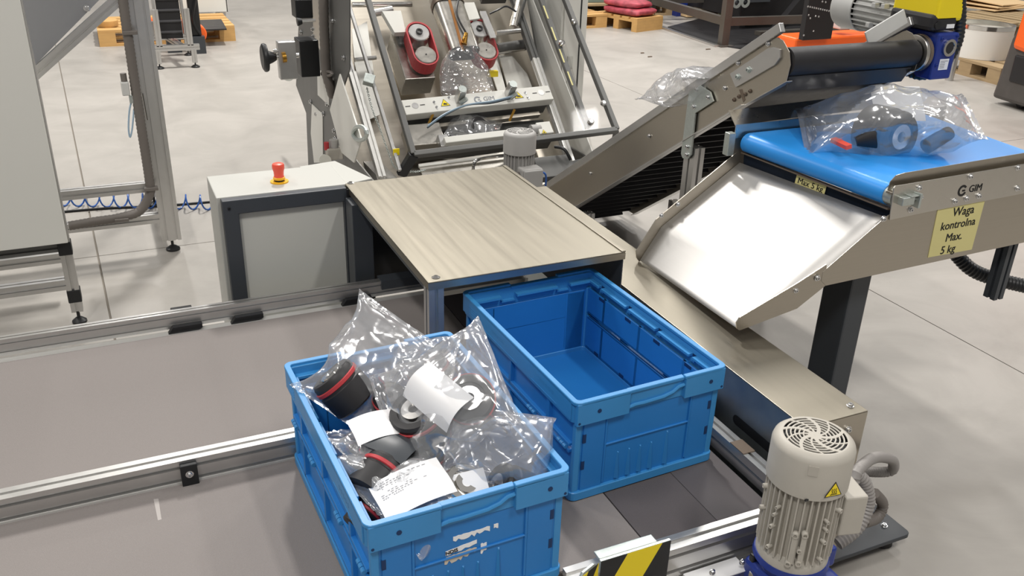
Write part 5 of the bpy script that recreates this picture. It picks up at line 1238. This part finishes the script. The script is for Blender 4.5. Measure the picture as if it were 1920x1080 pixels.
# far right: quarter pallet with sacks, other pallets, welded frame, black machines
a = onto(1193, 61, z=0); e_ = onto(1240, 55, z=0); yw = math.atan2(e_.y-a.y, e_.x-a.x)
pallet('small wooden pallet carrying red printed sacks', (a.x, a.y), yw, .42, .62)
R2 = Matrix.Translation((a.x, a.y, 0)) @ Matrix.Rotation(yw, 4, 'Z')
def sack(label, c, sx, sy, sz, yaw, m, seed, group):
    b = MB(Matrix.Translation(c) @ Matrix.Rotation(yaw, 4, 'Z'))
    def f(u, v):
        th = 2*PI*v; ph = PI*(u-.5); cx_ = math.copysign(abs(math.cos(th))**.45, math.cos(th)); sy_ = math.copysign(abs(math.sin(th))**.45, math.sin(th)); r_ = abs(math.cos(ph))**.45
        p = V((sx/2*cx_*r_, sy/2*sy_*r_, sz/2*math.copysign(abs(math.sin(ph))**.7, math.sin(ph)))); return p*(1+.10*noise.noise(p*12+V((seed, 0, 0))))
    b.grid(f, 14, 28, 0, True, True); return tag(b.build('filled_sack', m), label, 'sack', group)
sack('lower red printed sack on the small pallet', R2 @ V((.20, .30, ZP+.042)), .40, .56, .085, yw, SACK, 1, 'printed sacks'); sack('upper red printed sack on the small pallet', R2 @ V((.19, .33, ZP+.115)), .36, .50, .075, yw+.06, SACK, 3, 'printed sacks')
a = onto(1140, 52, z=0); pallet('wooden pallet cut by the white cabinet, left of the small sack pallet', (a.x-.8, a.y-.02), .06, .8, .62)
sack('pale pink printed sack standing on the pallet beside the white cabinet', (a.x-.40, a.y+.30, ZP+.30), .30, .36, .6, .1, SACKW, 5, 'printed sacks')
a = onto(1150, 38, z=0); pallet('big brown pallet behind the sack pallet, with a green-grey sheet on it', (a.x-.6, a.y+.35), -.12, 1.6, 1.1, WOODD)
tag(MB().prism([(a.x-.4, a.y+.45), (a.x+.95, a.y+.30), (a.x+1.05, a.y+1.1), (a.x-.3, a.y+1.25)], None, ZP+.002, ZP+.03).build('glass_sheet', TEAL), 'green-grey sheet lying on the big brown pallet', 'sheet')
t = thing('sheet_clamp', 'upright grey post with a black ring standing on the green-grey sheet', 'fitting', (a.x+.3, a.y+.7, ZP+.03))
MB().box(a.x+.22, a.y+.62, ZP+.03, a.x+.38, a.y+.74, .9).build('post', ALU, t, .01); MB().lathe([(.24, 0), (.28, 0), (.28, .05), (.24, .05), (.24, 0)], (a.x+.62, a.y+.75, ZP+.03), (0, 0, 1), 28).build('ring', BLACKM, t); MB().box(a.x+.85, a.y+.7, ZP+.03, a.x+.92, a.y+.8, .8).build('post', ALU, t, .01)
# welded steel frame
t = thing('welded_rack', 'unpainted welded steel rack on the floor, upper right behind the inclined conveyor', 'frame', (5.5, 6.4, 0))
FRM = mat('raw_steel', '#6a6660', .45, .7, .12)
fa = onto(1355, 86, z=0); fb = onto(1218, 40, z=0); dv = (fb-fa).normalized(); rt = V((dv.y, -dv.x, 0))
La = (fb-fa).length; 
def fp(s_, r_, z): return fa + dv*s_ + rt*r_ + V((0, 0, z))
for s_, r_ in ((0, 0), (La, 0), (0, 2.2), (La, 2.2)):
    MB().beam(fp(s_, r_, .012), fp(s_, r_, 2.0), .08, .08, dv).build('post', FRM, t); MB().cbox(tuple(fp(s_, r_, .006)), (.16, .16, .012)).build('foot_plate', FRM, t)
for r_ in (0, 2.2): MB().beam(fp(.04, r_, .24), fp(La-.04, r_, .24), .06, .08).build('beam', FRM, t)
for s_ in (0, La): MB().beam(fp(s_, .04, .24), fp(s_, 2.16, .24), .06, .08).build('beam', FRM, t)
MB().beam(fp(-.05, -.10, .01), fp(La+.3, -.10, .01), .05, .02).build('floor_rail', ALU, t)
q = onto(1226, 17, z=0); bxs('timber_stack', 'pale stacked boards at the top edge, left of the dark blue box', 'boards', q.x, q.y, 0, q.x+.42, q.y+.5, .13, CARD)
q = onto(1288, 34, z=0); bxs('pale_board', 'pale board lying on the floor below the brown carton in the welded rack', 'board', q.x, q.y, .009, q.x+.45, q.y+.3, .05, CARD)
q = onto(1268, 31, z=0); bxs('blue_box', 'dark blue box at the top edge behind the welded rack', 'box', q.x, q.y, 0, q.x+.24, q.y+.22, .55, NAVY)
q = onto(1298, 15, z=0); bxs('brown_carton', 'open brown carton at the top edge right of the dark blue box', 'carton', q.x+.1, q.y+.1, 0, q.x+.5, q.y+.5, .40, CARD)
q = onto(1345, 9, z=0); bxs('lime_box', 'lime green box at the top edge right of the brown carton', 'box', q.x, q.y+.1, 0, q.x+.35, q.y+.5, .55, LIME)
tag(MB().prism([tuple(onto(u, v, z=.008))[:2] for u, v in ((1252, 50), (1345, 84), (1420, 96), (1560, 92), (1560, 50), (1330, 30))], None, .001, .008).build('rubber_mat_or_shade', BLACKM), 'dark sheet standing in for shade on the floor within the welded rack', 'mat')  # thin dark sheet: the shade on the rack's floor put into colour
t = thing('black_machine', 'large black machine with a slanted strut, top right behind the drum of the conveyor', 'machine', (7.3, 6.6, 0))
q = onto(1384, 56, z=0); q = q - V((.1, .4, 0))
MB().box(q.x+.1, q.y+.4, .12, q.x+1.25, q.y+1.6, 1.7).build('body', BLACKM, t, .01); MB().box(q.x+.0, q.y+.35, .30, q.x+.45, q.y+.4, 1.0).build('side_panel', DARK, t)
for x, y in ((.15, .45), (1.12, .45), (.15, 1.5), (1.12, 1.5)): MB().box(q.x+x, q.y+y, 0, q.x+x+.08, q.y+y+.08, .12).build('leg', BLACKM, t)
MB().beam(onto(1452, 60, y=q.y+.2), onto(1512, -12, y=q.y+.2), .09, .09).build('strut', BLACKM, t); MB().box(q.x+.05, q.y-.05, .009, q.x+1.3, q.y+.05, .05).build('floor_rail', FRM, t)
for u, v in ((1397, 4), (1381, 5)):
    p = onto(u, v, y=q.y+.345)
    MB().lathe([(.03, 0), (.06, 0), (.06, .01), (.03, .01), (.03, 0)], p, (0, -1, 0), 16).build('round_fitting', ZINC, t)
t = thing('perforated_panel', 'black upright panel with rows of small holes on an orange machine, top right', 'panel', (6.2, 5.0, 0))
pa = onto(1505, 76, y=5.2); pb_ = onto(1558, 76, y=5.2)
MB().box(pa.x, 5.2, pa.z, pb_.x, 5.26, 2.0).build('panel', BLACKM, t, .004)
dots = []
for k in range(12): dots.append(onto(1515 + k*3.9, 12 + k*.85, y=5.199))
for u, v in ((1516, 28), (1529, 30), (1535, 31), (1519, 34), (1507, 66), (1525, 58), (1542, 3), (1548, 4)): dots.append(onto(u, v, y=5.199))
bolts(t, dots, (0, -1, 0), .006, 'hole_rivet')
qa, qb = onto(1500, 92, y=5.3), onto(1655, 92, y=5.3)
MB().box(pa.x-.02, 5.27, 0, qb.x, 5.55, onto(1600, 66, y=5.27).z).build('base', ORANGE, t, .02)
qa, qb = onto(1574, 60, y=5.3), onto(1600, 20, y=5.3)
MB().box(qa.x, 5.3, qa.z+.02, qb.x, 5.42, qb.z-.06).build('grey_cover', MOTORL, t, .01); MB().box(qa.x, 5.3, qb.z-.055, qb.x, 5.42, qb.z+.12).build('orange_cover', ORANGE, t, .02)
MB().box(qa.x, 5.3, qb.z+.125, qb.x, 5.42, qb.z+.4).build('dark_cover', BLACKM, t, .02)
# ring drum on an old pallet, cartons behind
a = onto(1757, 128, z=0); e_ = onto(1828, 148, z=0); yw = math.atan2(e_.y-a.y, e_.x-a.x)
a = a - V((math.cos(yw), math.sin(yw), 0))*.08
pallet('weathered pallet on the right carrying a white steel ring', (a.x, a.y), yw, .80, 1.0, WOODD)
q = onto(1838, 112, z=ZP); rr_ = 50/1679*8.3
dcn = V((q.x+.16, q.y+.16, ZP))
t = thing('steel_ring', 'short white steel ring with a bare metal rim, standing on the weathered pallet', 'ring', dcn)
MB().lathe([(rr_*.96, 0), (rr_, 0), (rr_, .25), (rr_*.96, .25), (rr_*.96, 0)], dcn, (0, 0, 1), 48).build('shell', WHITEP, t); MB().lathe([(rr_*.93, .25), (rr_*1.01, .25), (rr_*1.01, .285), (rr_*.93, .285), (rr_*.93, .25)], dcn, (0, 0, 1), 48).build('rim', CHROME, t)
MB().lathe([(0, .03), (rr_*.955, .03), (rr_*.955, .04), (0, .04)], dcn, (0, 0, 1), 32).build('inner_plate', STEELS, t)
q = onto(1797, 75, z=ZP+.2); tag(MB().lathe([(0, 0), (.035, 0), (.035, .32), (.03, .33), (0, .33)], (q.x, q.y, 0), (0, 0, 1), 16).build('metal_bottle', ALU), 'small upright metal cylinder left of the white steel ring', 'cylinder')
a = onto(1796, 66, z=0); pallet('old pallet under the folded cardboard, behind the steel ring', (a.x-.1, a.y+.9), yw+.2, 1.2, .8, WOODD)
t = thing('open_carton', 'large open carton with splayed flaps behind the white steel ring', 'carton', (a.x+.5, a.y+1.2, ZP))
cc = V((a.x+.42, a.y+1.25, 0)); Rz = Matrix.Translation(cc) @ Matrix.Rotation(yw+.2, 4, 'Z')
MB(Rz).box(-.35, -.3, ZP, .35, .3, .42).build('box_body', GREYP, t)
MB(Rz).add([(-.36, -.31, .42), (.36, -.31, .42), (.36, .31, .42), (-.36, .31, .42), (-.52, -.42, .58), (.10, -.55, .34), (.50, .1, .44), (-.30, .38, .75), (0, 0, .52)], [(4, 5, 8), (5, 6, 8), (6, 7, 8), (7, 4, 8)]).build('flaps', CARD, t)
MB(Rz).add([(-.52, -.42, .575), (.10, -.55, .335), (.50, .1, .435), (-.30, .38, .745), (0, 0, .515), (-.3, -.25, .4), (.3, -.25, .4), (.3, .25, .4), (-.3, .25, .4)], [(0, 4, 1), (1, 4, 2), (2, 4, 3), (3, 4, 0)]).build('flap_underside', CARD, t)
a = onto(1888, 55, z=0); pallet('old pallet with flat cardboard, top right corner', (a.x-.15, a.y+.5), yw+.15, 1.2, .8, WOODD)
b = MB(); cc = V((a.x+.45, a.y+.85, 0))
for k in range(4): b.cbox((0, 0, 0), (1.1-.06*k, .8, .012), 0, Matrix.Translation(cc + V((.03*k, 0, ZP+.02+.022*k))) @ Euler((.03*(-1)**k, .025*(k-1), yw+.15+.05*k)).to_matrix().to_4x4())
tag(b.build('cardboard_sheets', CARD), 'flat torn cardboard sheets on the pallet in the top right corner', 'cardboard')
t = thing('dark_shelving', 'dark shelving with pale boxes along the top right edge', 'shelf', (10.5, 7.5, 0))
q = onto(1900, 4, z=0)
for k in range(3): MB().box(q.x-1.6, q.y+.3, .15+.5*k, q.x+2.5, q.y+1.1, .21+.5*k).build('shelf_board', BLACKM, t)
for x in (-1.6, .3, 2.4): MB().box(q.x+x, q.y+.3, 0, q.x+x+.08, q.y+.38, 1.9).build('upright', BLACKM, t)
for k, (x, m) in enumerate(((-1.2, WHITEP), (-.5, GREYP), (.55, WHITEP))): bxs('storage_box', ('pale box at the left end of the dark shelving', 'grey box in the middle of the dark shelving', 'white box at the right end of the dark shelving')[k], 'box', q.x+x, q.y+.35, .215, q.x+x+.5, q.y+.9, .45, m)
# orange pallet truck at the right edge
t = thing('pallet_truck', 'orange pallet truck with a dark grey base, cut by the right edge', 'pallet truck', (6.6, 3.6, 0))
k0 = onto(1858, 180, z=.05); k1 = onto(1960, 212, z=.05); yw2 = math.atan2(k1.y-k0.y, k1.x-k0.x)
Mt = Matrix.Translation((k0.x, k0.y, 0)) @ Matrix.Rotation(yw2, 4, 'Z')
MB(Mt).prism([(0, .04), (.9, .04), (.9, .62), (.09, .62), (.05, .50), (.02, .2)], Matrix(((1, 0, 0, 0), (0, 0, 1, 0), (0, 1, 0, 0), (0, 0, 0, 1))), 0, .75).build('base_cover', mat('scuffed_dark_plastic', '#4a4643', .55, 0, .3, (12, 12, 12), .1), t, .03)
MB(Mt).box(.14, -.012, .2, .88, .02, .40).build('front_recess', BLACKM, t, .01)
MB(Mt).prism([(.10, .44), (.9, .36), (.9, .86), (.2, .86), (.12, .76)], Matrix(((1, 0, 0, 0), (0, 0, 1, 0), (0, 1, 0, 0), (0, 0, 0, 1))), -.03, .70).build('hood', ORANGE, t, .035)
MB(Mt).box(.30, .25, .86, .9, .65, 1.5).build('mast_cover', ORANGE, t, .03)
MB(Mt).cyl((.2, .1, .05), (.2, .2, .05), .05, None, 16).build('wheel', BLACK, t)
MB(Mt).prism([(0, 0), (.14, 0), (.14, .06), (0, .06)], onM((.36, .249, .92), *FX), 0, .001).build('sticker', LIME, t)
# small litter on the floor
for k, (u, v, s_) in enumerate(((1204, 100, .02), (1218, 107, .025), (1327, 93, .03), (395, 38, .05), (410, 30, .05))):
    q = onto(u, v, z=0); o = MB().prism([(q.x-s_, q.y-.01), (q.x+s_, q.y-.006), (q.x+s_*.8, q.y+.012), (q.x-s_*.6, q.y+.010)], None, .0005, .008).build('floor_scrap', BROWNM)
    tag(o, ('tiny dark crumb on the floor, further of the two by the inclined conveyor', 'dark crumb on the floor, nearer of the two by the inclined conveyor', 'dark scrap on the floor near the foot of the welded frame', 'dark scrap strip on the floor right of the far left pallet, nearer one', 'dark scrap strip on the floor right of the far left pallet, further one')[k], 'scrap', 'scraps on the floor')
